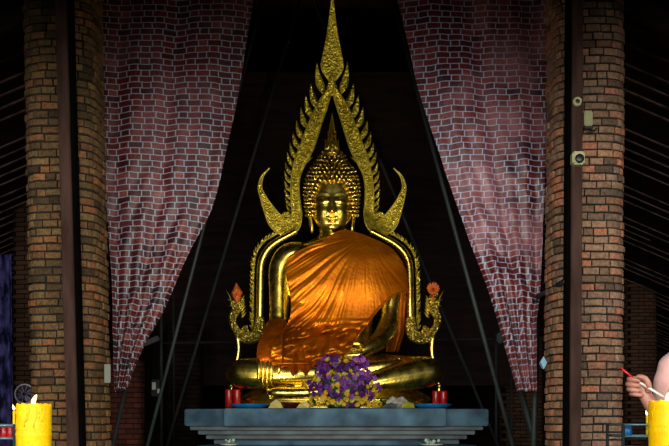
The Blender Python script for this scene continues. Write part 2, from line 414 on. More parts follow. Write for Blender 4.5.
# posts in front of the columns
def post(xt,xb,w,side,label):
    Y=7.5; lean=(xt-xb)/446.0
    base=W(xb+lean*(-(HY-446)) ,HY,Y)
    # x at horizon
    xh=xb+(xt-xb)*(26/446.0); base=W(xh,HY,Y); base.z=0
    root=thing('timber_post',label,'post',base)
    def pl(b):
        b.v=[Vector((v.x+lean*(v.z-HC),v.y,v.z)) for v in b.v]; return b
    zt=HC+3.6
    pl(MB().box((base.x,Y+.04,zt/2),(w,.09,zt),bev=.006)).build('post_face',POST,root,smooth=False)
    pl(MB().box((base.x+side*(w/2+.008),Y+.09,zt/2),(.036,.12,zt))).build('post_gap_shade',BLACK,root,smooth=False)  # black strip standing in for the shaded gap beside the post
    return root
post(60.5,72.5,.092,1,'brown timber post leaning in front of the olive-tan left brick column')
post(578,575.5,.088,-1,'brown upright post in front of the rosy right brick column')

# ------------------------------------------------------------------ brick-print curtains
def curtain(Ltab,Rtab,Y,material,label,seed,flip):
    nv,nu=230,120; ymin,ymax=-14,Ltab[-1][0]
    vs=[];uvs=[]
    Ls=smooth_tab(Ltab); Rs=smooth_tab(Rtab)
    off=Vector((seed*3.7,seed*1.3,0))
    for j in range(nv+1):
        y=ymin+(ymax-ymin)*j/nv
        xl=lerp_tab(Ls,y)[0]; xr=lerp_tab(Rs,y)[0]
        wpx=xr-xl
        for i in range(nu+1):
            t=i/nu; x=xl+wpx*t
            s=(1-t) if flip else t              # 0 at the outer (column) side
            prog=max(0,y)/390
            # pleats run from the top and lean towards the outer, lower corner
            q=x*.012+(y*.006 if flip else -y*.006)*-1
            fold=.016*math.sin(2*PI*(s*2.3+.15*math.sin(y*.012)))*(1-.3*prog)
            fold+=.009*math.sin(2*PI*(s*5.1+.6+.3*prog))*(.5+.9*prog)
            n1=noise.noise(Vector((x*.03,y*.010,0))+off); n2=noise.noise(Vector((x*.10,y*.035,2))+off)
            dirc=(x*.8+(-y if flip else y)*.55)*.085
            wr=noise.noise(Vector((dirc,(y+x)*.010,5))+off)
            fold+=.03*n1+.005*n2+.035*wr*min(1,max(0,(y-110)/160))
            edge=.035*math.exp(-((1-s)/.05)**2)
            d=fold+edge
            p=W(x,y,Y); p.y+=d
            # keep the sheet in its own plane: depth moves, X/Z stay
            vs.append(p)
            uvs.append((p.x+ .2*d,p.z+.25*d))
    fs=[(j*(nu+1)+i,j*(nu+1)+i+1,(j+1)*(nu+1)+i+1,(j+1)*(nu+1)+i) for j in range(nv) for i in range(nu)]
    me=bpy.data.meshes.new('hanging_curtain'); me.from_pydata([tuple(v) for v in vs],[],fs)
    ul=me.uv_layers.new(name='UVMap')
    for l in me.loops: ul.data[l.index].uv=uvs[l.vertex_index]
    me.polygons.foreach_set('use_smooth',[True]*len(me.polygons)); me.materials.append(material)
    o=bpy.data.objects.new('hanging_curtain',me); C.objects.link(o)
    md=o.modifiers.new('thick','SOLIDIFY'); md.thickness=.004
    return tag(o,label,'curtain')
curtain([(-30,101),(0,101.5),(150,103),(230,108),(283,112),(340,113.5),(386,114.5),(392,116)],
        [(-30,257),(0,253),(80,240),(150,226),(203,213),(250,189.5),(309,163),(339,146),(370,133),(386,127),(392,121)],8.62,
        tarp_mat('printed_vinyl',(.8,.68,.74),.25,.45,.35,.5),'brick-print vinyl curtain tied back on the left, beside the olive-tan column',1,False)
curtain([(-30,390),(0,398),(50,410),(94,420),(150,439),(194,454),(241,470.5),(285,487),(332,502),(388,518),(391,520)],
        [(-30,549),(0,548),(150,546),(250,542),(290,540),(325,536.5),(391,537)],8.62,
        tarp_mat('printed_vinyl_bright',(1.05,.9,1.1),.6,.4,.5,.46),'brick-print vinyl curtain with a pale pink sheen painted in its middle, tied back on the right',2,True)

# ------------------------------------------------------------------ steel poles
def pole(p,q,Y,r,label,cat='pole',ztop=None,Y2=None,name='steel_pole',mt=None):
    a,b_=W(p[0],p[1],Y),W(q[0],q[1],Y2 or Y)      # a upper, b_ lower
    if ztop!='fixed':
        zt=ztop or TOP
        d=a-b_; up=b_+d*((zt-b_.z)/d.z); dn=b_+d*((0-b_.z)/d.z)
        a,b_=up,dn
    return tag(MB().tube([b_,a],r,10).build(name,mt or POLE),label,cat)
pole((257,20),(149,439),8.95,.017,'leaning steel pole along the inner edge of the left curtain',ztop=HC+4.6)
pole((288,40),(169,439),12.75,.022,'thin leaning steel pole between the left curtain and the golden arch',ztop=7.5,mt=POLED)
pole((161,200),(161.5,442),12.95,.022,'upright steel pole left of the shrine, by the junction box',ztop=3.9,mt=POLED)
pole((173,200),(174,442),13.6,.018,'slim upright pole just right of the junction box pole',ztop=3.4,mt=POLED)
pole((126,385),(113,444),9.3,.02,'short leaning pole coming down below the left curtain tip',ztop=1.9,mt=POLED)
pole((393,0),(513,446),8.95,.021,'leaning steel pole along the inner edge of the right curtain',ztop=HC+4.6)
pole((350,88),(492,432),12.9,.022,'thin leaning steel pole between the golden arch and the right curtain',ztop=7.2,mt=POLED)
pole((496,200),(496,440),12.95,.02,'upright steel pole right of the shrine with a small lamp on top',ztop=2.35,mt=POLED)
pole((511,370),(511,440),13.6,.022,'slim upright pole left of the right curtain tip, in front of dark brick',ztop=1.9,mt=POLED)
pole((521,392),(535,442),9.3,.032,'thick leaning pole coming down below the right curtain tip',ztop=1.65)
pole((537.5,290),(534,440),9.0,.03,'upright steel pole behind the outer edge of the right curtain',ztop=2.42)
pole((162,343),(495,339),13.05,.016,'level steel pipe running behind the golden statue',ztop='fixed',mt=POLED)
pole((565,281),(531,301),7.62,.022,'short dark pipe arm reaching from the right column to the curtain',ztop='fixed',Y2=8.9,name='pipe_arm',mt=DKBOX)
# fittings
b=MB().box(W(152,341,12.6),(.22,.1,.07),Matrix.Rotation(math.radians(-22),3,'Y'),.01)
tag(b.build('flood_lamp',POLE,smooth=False),'grey tilted lamp housing on a pole left of the shrine','lamp')
r=thing('junction_box','small dark box with white plate on the pole left of the shrine','box',W(156,396,12.6))
MB().box(W(156,388,12.82),(.115,.1,.23),bev=.01).build('box_body',DKBOX,r,smooth=False)
MB().box(W(154,386,12.76),(.05,.02,.1)).box(W(158.5,391,12.76),(.03,.02,.06)).build('white_plate',WHITE,r,smooth=False)
b=MB().box(W(499.5,338,12.9),(.09,.1,.15),bev=.02)
tag(b.build('flood_lamp',mat('dark_teal',rgb(16,34,44)),smooth=False),'small dark blue lamp head on the upright pole right of the shrine','lamp')
c=W(543,363,7.86)
b=MB(); b.add([c+Vector((-.028,-.03,.01)),c+Vector((0,-.03,.055)),c+Vector((.028,-.03,.0)),c+Vector((0,-.03,-.055)),c+Vector((-.02,.06,.0)),c+Vector((0,.06,.04)),c+Vector((.02,.06,0)),c+Vector((0,.06,-.04))],
      [(0,1,2,3),(7,6,5,4),(0,4,5,1),(1,5,6,2),(2,6,7,3),(3,7,4,0)])
tag(b.build('reflector_lamp',mat('pale_blue',rgb(120,165,190)),smooth=False),'pale blue diamond-shaped fitting beside the right curtain tip','lamp')
tag(MB().box(W(107.5,373.5,7.74),(.052,.012,.155),bev=.003).build('paper_notice',mat('grey_paper',rgb(112,112,100)),smooth=False),'small pale notice fixed low on the side of the left brick column','notice')
# devices on the right column
r=thing('round_device','small round cream device with dark centre on the right post','alarm',W(577,102,7.49))
c=W(577,102,7.49)
def yring(b,c,prof,seg=24):
    vs=[c+Vector((rr*math.cos(2*PI*k/seg),yy,rr*math.sin(2*PI*k/seg))) for rr,yy in prof for k in range(seg)]
    n=len(prof); fs=[(i*seg+k,i*seg+(k+1)%seg,(i+1)*seg+(k+1)%seg,(i+1)*seg+k) for i in range(n-1) for k in range(seg)]
    fs+= [tuple(range(seg)),tuple((n-1)*seg+k for k in range(seg))]
    return b.add(vs,fs)
yring(MB(),c,[(.036,.012),(.038,-.01),(.032,-.03),(.02,-.03),(.018,-.015)]).build('device_rim',CREAMM,r)
yring(MB(),c,[(.019,-.016),(.017,-.022),(.008,-.026)]).build('device_lens',DKBOX,r)
r=thing('security_camera','square white camera with dark round lens on the right post','camera',W(577.5,159,7.456))
c=W(577.5,159,7.456)
MB().box(c,(.098,.09,.105),bev=.012).build('camera_body',CREAMM,r,smooth=False)
yring(MB(),c+Vector((.004,-.045,-.008)),[(.036,.01),(.036,-.006),(.02,-.012)]).build('lens',DKBOX,r)
r=thing('junction_box','cream rectangular junction box high on the right brick column','box',W(587.5,121,7.72))
MB().box(W(587.5,119.5,7.715),(.072,.07,.125),bev=.008).build('box_body',CREAMM,r,smooth=False)
MB().box(W(588,128,7.715),(.07,.06,.025),bev=.004).tube([W(589,130,7.66),W(594,131,7.69),W(597,128,7.70)],.006,6).build('bottom_bracket',DKBOX,r,smooth=False)

# ------------------------------------------------------------------ altar
ZT=HC+(HY-408)*10.35/F; ZS=ZT
YF=10.35; DEP=2.15
def slab(b,x0,x1,ytop,ybot,Yf,Yb,bev=.012):
    a=W(x0,ytop,Yf); c=W(x1,ybot,Yf)
    b.box(((a.x+c.x)/2,(Yf+Yb)/2,(a.z+c.z)/2),(c.x-a.x,Yb-Yf,a.z-c.z),bev=bev)
al=thing('marble_altar','blue-grey marble altar with stepped edge under the golden statue','altar',(0,YF+1,0))
b=MB()
slab(b,224,446,408.5,426,YF,12.9); slab(b,184.5,488.5,409,426,YF+.12,12.8)
b.build('top_slab',MARBLE,al,smooth=False)
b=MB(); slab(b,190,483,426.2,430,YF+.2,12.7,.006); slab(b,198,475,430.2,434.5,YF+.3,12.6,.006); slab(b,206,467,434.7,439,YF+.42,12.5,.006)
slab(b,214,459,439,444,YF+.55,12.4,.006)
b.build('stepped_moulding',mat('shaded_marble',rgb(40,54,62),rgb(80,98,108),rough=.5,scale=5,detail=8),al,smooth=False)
b=MB(); slab(b,196,478,446,460,YF-.1,12.6); slab(b,232,440,441,446,YF+.32,12.3); b.build('lower_slab',MARBLE,al,smooth=False)
b=MB(); a=W(200,460,YF); c=W(474,460,YF); b.box(((a.x+c.x)/2,YF+1.1,a.z/2),(c.x-a.x,2.0,a.z),bev=.02); b.build('altar_base',MARBLE,al,smooth=False)
# plates with white flowers on the lower ledge
def offering(x,y,Y,w,label):
    z=HC+(HY-446)*(YF-.1)/F
    p=W(x,y,Y); p.z=z
    r=thing('offering_plate',label,'plate',p)
    k=w/2*Y/F
    MB().lathe(p,[(k*.5,0),(k*.6,.004),(k,.02),(k*.95,.024),(k*.5,.01)]).build('plate',WHITE,r)
    rnd=random.Random(int(x))
    b=MB()
    for i in range(9):
        b.sphere(p+Vector((rnd.uniform(-.6,.6)*k,rnd.uniform(-.4,.4)*k,.03+rnd.uniform(0,.035))),rnd.uniform(.012,.024),7,5)
    b.build('white_blossoms',mat('jasmine_white',rgb(210,222,205),rgb(150,190,160),scale=30),r)
offering(229,443,10.36,20,'small plate of white blossoms at the left on the altar lower ledge')
offering(432,441,10.36,26,'plate of white blossoms at the right on the altar lower ledge')

# ------------------------------------------------------------------ the golden statue
st=thing('buddha_statue','large polished golden seated Buddha in a saffron robe on the marble altar','statue',Vector((S(334,408,0).x,D0,ZS)))
B=MB()
def limb(b,P,n=6,seg=20):
    Q=spline(P,n); b.tube([S(x,y,d) for x,y,d,ra,rb in Q],[(ra*U,rb*U) for x,y,d,ra,rb in Q],seg,up=(0,-1,.0001))
# torso as stacked ellipses
def stack(b,rows,seg=40,n=4,power=2.3):
    R=spline(rows,n); vs=[]
    for (y,xc,hw,dc,hd) in R:
        for k in range(seg):
            a=2*PI*k/seg; c_,s_=math.cos(a),math.sin(a)
            c_=math.copysign(abs(c_)**(2/power),c_); s_=math.copysign(abs(s_)**(2/power),s_)
            vs.append(S(xc+hw*c_,y,dc+hd*s_))
    m=len(R); fs=[(i*seg+k,i*seg+(k+1)%seg,(i+1)*seg+(k+1)%seg,(i+1)*seg+k) for i in range(m-1) for k in range(seg)]
    fs+=[tuple(range(seg)),tuple((m-1)*seg+k for k in range(seg))]
    b.add(vs,fs)
stack(B,[(228,333,14,4,14),(236,333,15,4,15),(241,333.5,24,4,18),(247,334.5,40,5,21),(256,336,50,5,25),(270,336,50,4,28),(295,336,45,3,27),(322,335,38,3,25),(345,335,40,2,27),(370,335,52,2,34),(392,335,60,4,40)])
# shoulders and arms
limb(B,[(305,252,5,14,10),(290,256,5,15,13),(281,268,5,13,12),(279.5,290,4,12,10.5),(279,312,2,11,9.5),(278,326,-2,10.5,10),(274,338,-22,9,9),(269,350,-42,7.5,7.5),(266,358,-50,8,7),(265,364,-54,6,8)])
limb(B,[(362,252,5,14,10),(379,256,5,15,13),(389,268,5,13,12),(391,290,4,12,10.5),(390,312,2,11,9),(388,326,-4,10.5,10),(380,340,-20,9,9),(367,348,-32,7.5,7),(355,352,-38,5,8)])
# crossed legs
limb(B,[(305,372,6,28,20),(270,373,-16,25,16),(248,373.5,-30,22,14.8),(236,374,-36,16,13),(229.5,374.5,-37,7,7),(227.5,374.5,-37,3,3)])       # thigh and knee, picture left
limb(B,[(229,374.5,-44,5,6),(233,374.5,-47,9,10.5),(240,374,-50,12.5,13.8),(252,373.8,-53,13,14.4),(275,374.5,-57,13,13),(310,374,-63,12,11),(350,371,-62,11,9),(385,366,-56,10,6.5),(399,363,-52,6,5)])
limb(B,[(365,372,6,28,20),(402,372,-16,25,16),(422,371.5,-30,22,14.8),(434,372,-36,16,13),(440,372.5,-37,7,7),(442,372.5,-37,3,3)])
limb(B,[(441,372.5,-44,5,6),(437,372.5,-47,9,10.5),(430,372.5,-50,12.5,14),(418,373.5,-53,13,14.5),(400,377,-58,13,13.5),(372,383,-65,12,10),(340,390,-68,11,7),(300,393,-70,9,6),(276,393,-70,6.5,5.5),(268,394,-68,3,3)])
body=B.build('tmp',None)
md=body.modifiers.new('r','REMESH'); md.mode='VOXEL'; md.voxel_size=.013; md.use_smooth_shade=True
ms=body.modifiers.new('s','SMOOTH'); ms.iterations=4; ms.factor=.6
dg=bpy.context.evaluated_depsgraph_get(); dg.update()
me=bpy.data.meshes.new_from_object(body.evaluated_get(dg))
BB=MB(); BB.add([v.co.copy() for v in me.vertices],[tuple(p.vertices) for p in me.polygons])
bpy.data.objects.remove(body)
# head: rows of y with half width and front/back depth
HX=332.0
HW=smooth_tab([(151,5,6,6),(154,9.5,10,10),(160,13,13,13),(166,16,16,17),(172,20,19,21),(180,23,22,24),(188,24,23,25),(196,23.6,23,25),(204,22.6,23,24),(212,21,22.5,22),(219,18.6,21.5,18),(225,15,19,14),(230,10.5,15.5,10),(233,6,11,6),(234.5,2,6,2)],5)
def g(x,s): return math.exp(-(x/s)**2)
def face_disp(dx,y):
    """outward relief (pixels) of the calm, downcast face"""
    ax=abs(dx); r=0
    r+=3.4*g(dx,2.0+max(0,(y-200))*.10)*(1/(1+math.exp(-(y-196)/2)))*(1/(1+math.exp((y-212.5)/.8)))*(.55+.45*min(1,max(0,(y-196)/15)))
    r+=1.5*g(dx,3.6)*g(y-210.5,2.2)                                  # nostrils
    by=192.8+ .062*(ax-9)**2                                      # brows
    if 1.5<ax<17: r+=.35*g(y-by,.8)
    r-=.7*g(ax-8.5,5)*g(y-196.6,1.6)                                # sockets
    r+=2.4*g(ax-8.7,4.9)*g(y-201,2.9)                              # lids
    r-=1.2*g(y-(203.6-.045*(ax-8.6)**2),.6)*g(ax-8.6,4.8)             # slit
    r+=2.0*g(ax-11.5,5.5)*g(y-211.5,5.5)                                 # cheeks
    r-=.8*g(y-215.2,1.1)*g(dx,3)
    r+=1.7*g(y-(217.6-.03*dx*dx),1.0)*g(dx,4.6)+2.0*g(y-(220.6-.03*dx*dx),1.2)*g(dx,3.6)    # lips
    r-=1.3*g(y-(218.8-.028*dx*dx),.5)*g(dx,6)
    r-=.9*g(y-223.4,1.3)*g(dx,5)
    r+=1.7*g(y-227.5,3)*g(dx,5)                                      # chin
    return r
vs=[];seg=120;R=[]
yy=151.0
while yy<234.5: R.append(yy); yy+=.55
for y in R:
    hw,df,db=lerp_tab(HW,y)
    for k in range(seg):
        a=2*PI*k/seg; c_,s_=math.cos(a),math.sin(a)
        dx=hw*c_; d=(-df*s_ if s_>0 else -db*s_)
        if s_>0:
            pw=s_**.5
            # flatter face plane than a circle
            d=-df*(s_**.82)
            d-=face_disp(dx,y)*min(1,s_*2.2)
        vs.append(S(HX+dx,y,d+0))
m=len(R); fs=[(i*seg+k,i*seg+(k+1)%seg,(i+1)*seg+(k+1)%seg,(i+1)*seg+k) for i in range(m-1) for k in range(seg)]
fs+=[tuple(range(seg)),tuple((m-1)*seg+k for k in range(seg))]
BB.add(vs,fs)
# long ears
for sx in (-1,1):
    P=[(HX+sx*23.0,195,2,2.2,3.5),(HX+sx*24.6,198,2,2.4,5.5),(HX+sx*24.4,204,1,2.0,5),(HX+sx*22.8,212,0,1.8,3.6),(HX+sx*21.3,220,-1,1.8,3),(HX+sx*20.2,228,-1,1.9,3.2),(HX+sx*20.3,233,-1,1.2,2.2)]
    Q=spline(P,5); BB.tube([S(x,y,d) for x,y,d,a_,b_ in Q],[(b_*U,a_*U) for x,y,d,a_,b_ in Q],12,up=(0,-1,.001))
    P=[(HX+sx*25.2,199,-3,.7),(HX+sx*26.0,203,-3,.7),(HX+sx*24.4,210,-3,.7),(HX+sx*22.2,218,-4,.6)]
    Q=spline(P,4); BB.tube([S(x,y,d) for x,y,d,r_ in Q],[r_*U for *_,r_ in Q],8)
# hand over the knee (picture left): four fingers hanging down over the shin and a thumb
for i,(x,yb) in enumerate([(259.3,384),(263.4,388),(267.5,389),(271.6,386)]):
    P=[(x+ .6,355,-62,2.1),(x,362,-67,2.1),(x-.2,369,-69.5,1.95),(x-.4,(370+yb)/2,-69,1.85),(x-.7,yb-2,-67,1.6),(x-.8,yb,-65.5,.9)]
    Q=spline(P,5); BB.tube([S(a_,b_,c_) for a_,b_,c_,_ in Q],[r_*U for *_,r_ in Q],12)
P=[(271,352,-60,2.6),(277,360,-67,2.5),(279,367,-71,2.2),(278.6,372,-72,1.6),(278.5,374,-71.5,.8)]
Q=spline(P,5); BB.tube([S(a_,b_,c_) for a_,b_,c_,_ in Q],[r_*U for *_,r_ in Q],12)
# hand in the lap: fingers lying palm up
for i in range(4):
    y=349+i*2.0; dd=-38-i*4
    P=[(362,y-1,dd,2.2),(352,y,dd-2,2.2),(344,y+.6,dd-3,2.0),(337-(i==1),y-.2,dd-3,1.5)]
    Q=spline(P,5); BB.tube([S(a_,b_,c_) for a_,b_,c_,_ in Q],[r_*U for *_,r_ in Q],10)
P=[(364,347,-40,2.6),(359,343.5,-45,2.4),(352,343.5,-47,2.0),(348,345,-47,1.3)]
Q=spline(P,5); BB.tube([S(a_,b_,c_) for a_,b_,c_,_ in Q],[r_*U for *_,r_ in Q],10)
# toes
for i in range(5):
    x=268+i*.6; y=389.5+i*2.2
    BB.sphere(S(x,y,-69-i*1.2),(2.6*U,1.6*U,1.25*U))
    BB.sphere(S(399-i*.3,358.6+i*2.1,-52-i*2),(3*U,1.8*U,1.25*U))
body=BB.build('body',GOLD,st,merge=False)
# trouser hem ring near the right knee, wrist fold
b=MB()
for x,y,d,ra,rb in [(421,372,-34,19.5,15.2)]:
    pts=[]
    for k in range(41):
        a=2*PI*k/40; pts.append(S(x+1.5*math.sin(a),y+rb*math.cos(a),-26+ (26)*math.sin(a)*-1))
    b.tube(pts,.8*U,8)
b.build('garment_hem',GOLDS,st)
# gold seat cushion
b=MB()
R=[(386,335,78,-14,44),(392,335,86,-16,50),(396,335,93,-17,54),(400,335,96,-18,55),(402,335,91,-18,54),(403.5,335,96,-18,56),(408.3,335,97,-18,57)]
stack(b,R,64,3,2.8)
zmin=ZS
b.v=[Vector((v.x,v.y,max(v.z,zmin))) for v in b.v]
b.build('seat_cushion',GOLD,st)
# curls
b=MB(); rnd=random.Random(5)
def hairline(ang):   # lowest y of hair at angle from front (0) to side (90)
    a=min(abs(ang),180)
    if a<40: return 181+ (a/40)**2*8
    return 189+min(1,(a-40)/10)*28
HC_=smooth_tab([(151,6,7,7),(153,8.5,9,9),(158,11.5,12,12),(162,14,14.5,15),(167,18,17.5,18),(172,21,20.5,22),(178,23.4,23,25),(185,24.7,24.5,26),(195,25.2,24,26),(205,24.8,23,25),(217,23.3,22,22)],5)
y=152.5; row=0
while y<217:
    hw,df,db=lerp_tab(HC_,y); circ=2*PI*(hw+1)
    n=max(6,int(circ/4.9))
    for k in range(n):
        a=360*(k+.5*(row%2))/n
        aa=(a+180)%360-180
        if y>hairline(aa): continue
        if abs(aa)>125: continue
        ra=math.radians(aa)
        dx=(hw+.7)*math.sin(ra); d=-(df+.7)*(abs(math.cos(ra))**.9)*(1 if math.cos(ra)>0 else -1)
        # curls get a touch larger and prouder at the sides
        r=2.3 if y>165 else 2.0
        c=S(HX+dx+rnd.uniform(-.5,.5),y+rnd.uniform(-.7,.7),d)
        b.sphere(c,(r*U,r*U,r*U*.95),8,6)
        nrm=Vector((math.sin(ra),-math.cos(ra),.15)).normalized()
        b.sphere(c+nrm*r*.85*U,(r*.5*U,)*3,6,4)
    y+=3.9; row+=1
b.build('hair_curls',GOLDH,st)
# flame finial
b=MB()
def leaf(b,x0,y0,x1,y1,w,d0,thick=2.2,bend=0,n=12,belly=.32,proj=S):
    """pointed flame leaf from base (x0,y0) to tip (x1,y1), lens section with a raised spine"""
    L=math.hypot(x1-x0,y1-y0); tx,ty=(x1-x0)/L,(y1-y0)/L; nx,ny=-ty,tx
    vs=[]
    for i in range(n+1):
        t=i/n
        k=(t/belly)**.6 if t<belly else ((1-t)/(1-belly))**.9
        k=max(k,.03); hw=w*.5*min(1,k); off=bend*(math.sin(PI*t))
        cx=x0+tx*L*t+nx*off; cy=y0+ty*L*t+ny*off
        th=thick*(.35+.65*min(1,k))
        for s_,dd in ((-1,0),(-.5,-th*.55),(0,-th),(.5,-th*.55),(1,0),(.5,th*.4),(-.5,th*.4)):
            vs.append(proj(cx+nx*hw*s_,cy+ny*hw*s_,d0+dd))
    m=7
    fs=[(i*m+k,i*m+(k+1)%m,(i+1)*m+(k+1)%m,(i+1)*m+k) for i in range(n) for k in range(m)]
    fs+=[tuple(range(m)),tuple(n*m+k for k in range(m))]
    b.add(vs,fs)
leaf(b,332,152,332,112,9,-2,5,0,16,.3)
for sx in (-1,1):
    leaf(b,332+sx*3,152,332+sx*1.6,121,6,-4,3,sx*-1.5,12)
    leaf(b,332+sx*5,152,332+sx*4.2,131,5.5,-3,3,sx*-2,12)
    leaf(b,332+sx*6.5,152,332+sx*7,139,4.5,-3,2.5,sx*-1.5,10)
leaf(b,332,152,332,130,5,-8,3)
leaf(b,332,153,332,138,5,-11,3)
b.sphere(S(332,145,-12),(1.6*U,1.6*U,1.8*U))
P=[S(332+9*math.sin(a),152.5,-1-10*math.cos(a)) for a in [2*PI*k/24 for k in range(25)]]
b.tube(P,1.4*U,8)
b.build('flame_finial',GOLD,st)

# ------- robe
XL=smooth_tab([(230,342),(233,335),(240,322),(248,305),(255,291),(263,286.5),(275,286.5),(295,290.5),(312,291),(322,288),(332,282),(340,276),(350,272),(358,271),(364,272)],5)
XR=smooth_tab([(230,345),(233,357),(238,371),(247,389),(256,398),(268,404.5),(280,407.5),(290,408),(294,398),(300,389),(310,379),(325,367),(340,356),(352,349),(364,344)],5)
nv,nu=190,190; vs=[]
FR=smooth_tab([(230,17,335),(240,22,335),(250,28,337),(262,33,337),(285,35,337),(310,32,337),(330,36,332),(345,52,320),(356,63,310),(364,71,303)],5)
for j in range(nv+1):
    y=230+(364-230)*j/nv; xl=lerp_tab(XL,y)[0]; xr=lerp_tab(XR,y)[0]; fr,xc=lerp_tab(FR,y)
    # below the elbow the cloth hangs in a skirt over the thighs
    for i in range(nu+1):
        t=i/nu; x=xl+(xr-xl)*t
        if y<325:
            # body outline follows shoulders, so the sheet curls back at both sides
            e=(x-336)/(73 if y>255 else 73-(255-y)*.6); e=max(-.995,min(.995,e)); d=-fr*(1-abs(e)**2.6)**.5+2
        lo=-fr*(1-.35*abs((x-xc)/75)**2.2)
        if x<282: lo=-(58+ (y-335)*.35)-2 if y>335 else lo
        if y>=325: 
            k=min(1,(y-325)/22); k=k*k*(3-2*k)
            e=(x-336)/73; e=max(-.995,min(.995,e)); d0=-fr*(1-abs(e)**2.6)**.5+2
            d=d0*(1-k)+lo*k
        # fold relief: long pleats fanning from the shoulder (upper right) to the lap (lower left)
        along=Vector((x-372,y-238)); r_=along.length; ang=math.atan2(along.y,along.x)+.10*noise.noise(Vector((x*.02,y*.02,7)))+.25*math.sin(r_*.018)
        f1=noise.noise(Vector((ang*7.5,r_*.006,1)));f2=noise.noise(Vector((ang*19+.02*r_,r_*.010,4)));f3=noise.noise(Vector((x*.05,y*.05,9)))
        ridge=1-abs(f1)*2; ridge2=1-abs(f2)*2
        amp=min(1,r_/50)
        rel=amp*(1.8*ridge+1.5*ridge2)+.8*f3
        left=max(0,min(1,(358-x)/48)); rel*=(.22+.9*left)*(.55+.9*abs(noise.noise(Vector((x*.035,y*.03,12))))*2)
        if y>318:
            kk=min(1,(y-318)/15); w1=noise.noise(Vector((x*.055,y*.14+x*.03,3))); w2=noise.noise(Vector((x*.12,y*.22,6)))
            rel+=kk*(4.6*(1-abs(w1)*2.6)+2.6*w2)
        hem=max(0,1-(1-t)/.04) if y>292 else 0
        d=d-1.5-rel-1.6*hem
        if y<262: d=min(d,d)
        vs.append(S(x,y,d))
fs=[(j*(nu+1)+i,j*(nu+1)+i+1,(j+1)*(nu+1)+i+1,(j+1)*(nu+1)+i) for j in range(nv) for i in range(nu)]
rb=obj('robe',vs,fs,ROBE,st); rb['label']='saffron satin robe over one shoulder'
md=rb.modifiers.new('t','SOLIDIFY'); md.thickness=.012
# robe wrapped behind the shoulder and arm at picture right
b=MB(); vs=[]; n1,n2=40,30
for j in range(n1+1):
    y=252+(352-252)*j/n1
    for i in range(n2+1):
        t=i/n2; a=-0.1+1.5*t+.0
        x0=lerp_tab([(252,392),(262,398),(275,401),(290,400),(310,398),(335,396),(352,392)],y)[0]
        rx=lerp_tab([(252,3),(275,6),(300,8.5),(330,9),(352,7)],y)[0]
        x=x0+rx*math.sin(t*PI*.85)*1.0+ .8*math.sin(t*14+y*.05); d=-6+34*t-1.5*math.cos(t*22)
        if t<.12: x-=2
        vs.append(S(x-(3 if y>290 else 0)*(1-t),y,d))
fs=[(j*(n2+1)+i,j*(n2+1)+i+1,(j+1)*(n2+1)+i+1,(j+1)*(n2+1)+i) for j in range(n1) for i in range(n2)]
rd=obj('robe_drape',vs,fs,ROBED,st); rd.modifiers.new('t','SOLIDIFY').thickness=.01
# tassels of cloth falling over the shin and sleeve over the hand
vs=[]; n1,n2=44,60
for j in range(n1+1):
    y=352+26*j/n1
    for i in range(n2+1):
        t=i/n2; x=281+62*t
        yb=lerp_tab([(281,368),(287,366),(293,377),(300,369),(306,377),(312,366),(322,364),(343,362)],x)[0]
        yy2=352+(yb-352)*j/n1
        d=-63-(yy2-352)*.95*max(0,1-j/n1*.25)-2.0*noise.noise(Vector((x*.22,yy2*.05,8)))*2
        if x>312: d=d
        vs.append(S(x,yy2,max(d,-83)))
fs=[(j*(n2+1)+i,j*(n2+1)+i+1,(j+1)*(n2+1)+i+1,(j+1)*(n2+1)+i) for j in range(n1) for i in range(n2)]
rd=obj('robe_edge',vs,fs,ROBED,st); rd.modifiers.new('t','SOLIDIFY').thickness=.01
b=MB()
P=[(278,326,-10,12,11),(276,333,-24,12.5,11),(272,342,-40,12.5,11),(269.5,350,-54,11.5,10),(267,358,-62,9.5,9),(266.5,362.5,-65,9.2,6.5)]
Q=spline(P,10)
vs=[];seg=40
pts=[S(x,y,d) for x,y,d,_,_ in Q]
b.tube(pts,[(r_*U*.75,a_*U) for *_,a_,r_ in Q],seg,up=(0,-1,.3))
for i,v in enumerate(b.v):
    nn=noise.noise(v*14); b.v[i]=v+Vector((nn*.012,-abs(nn)*.015,nn*.008))
b.build('robe_cuff',ROBED,st)

# ------------------------------------------------------------------ golden arch
ar=thing('golden_arch','tall pointed golden flame arch with serpent ends framing the seated statue','arch',Vector((S(334,408,22).x,D0+22*U,ZS)))
def cmid(y): return lerp_tab([(0,332.3),(100,332),(170,331.6),(220,333),(255,335),(400,335.3)],y)[0]
def mir(x,y,sx): return x if sx<0 else 2*cmid(y)-x
def ribbon(b,P,sx,d0,prof,n=8,dtab=None):
    Q=spline(P,n); m=len(prof); vs=[]
    pts=[(mir(q[0],q[1],sx),q[1],q[2]) for q in Q]
    for i,(x,y,w) in enumerate(pts):
        xa,ya,_=pts[max(i-1,0)]; xb,yb,_=pts[min(i+1,len(pts)-1)]
        tx,ty=xb-xa,yb-ya; L=math.hypot(tx,ty) or 1; nx,ny=-ty/L,tx/L
        sc=min(1,w/3)
        for s_,dd in prof: vs.append(S(x+nx*w*s_,y+ny*w*s_,d0+dd*(.3+.7*sc)))
    k=len(pts); fs=[(i*m+j,i*m+(j+1)%m,(i+1)*m+(j+1)%m,(i+1)*m+j) for i in range(k-1) for j in range(m)]
    fs+=[tuple(range(m)),tuple((k-1)*m+j for j in range(m))]
    b.add(vs,fs)
PROF=[(-1,2),(-1,-3),(-.8,-4),(-.62,-2.2),(-.5,-1.6),(0,-3.2),(.5,-1.6),(.62,-2.2),(.8,-4),(1,-3),(1,2),(0,3)]
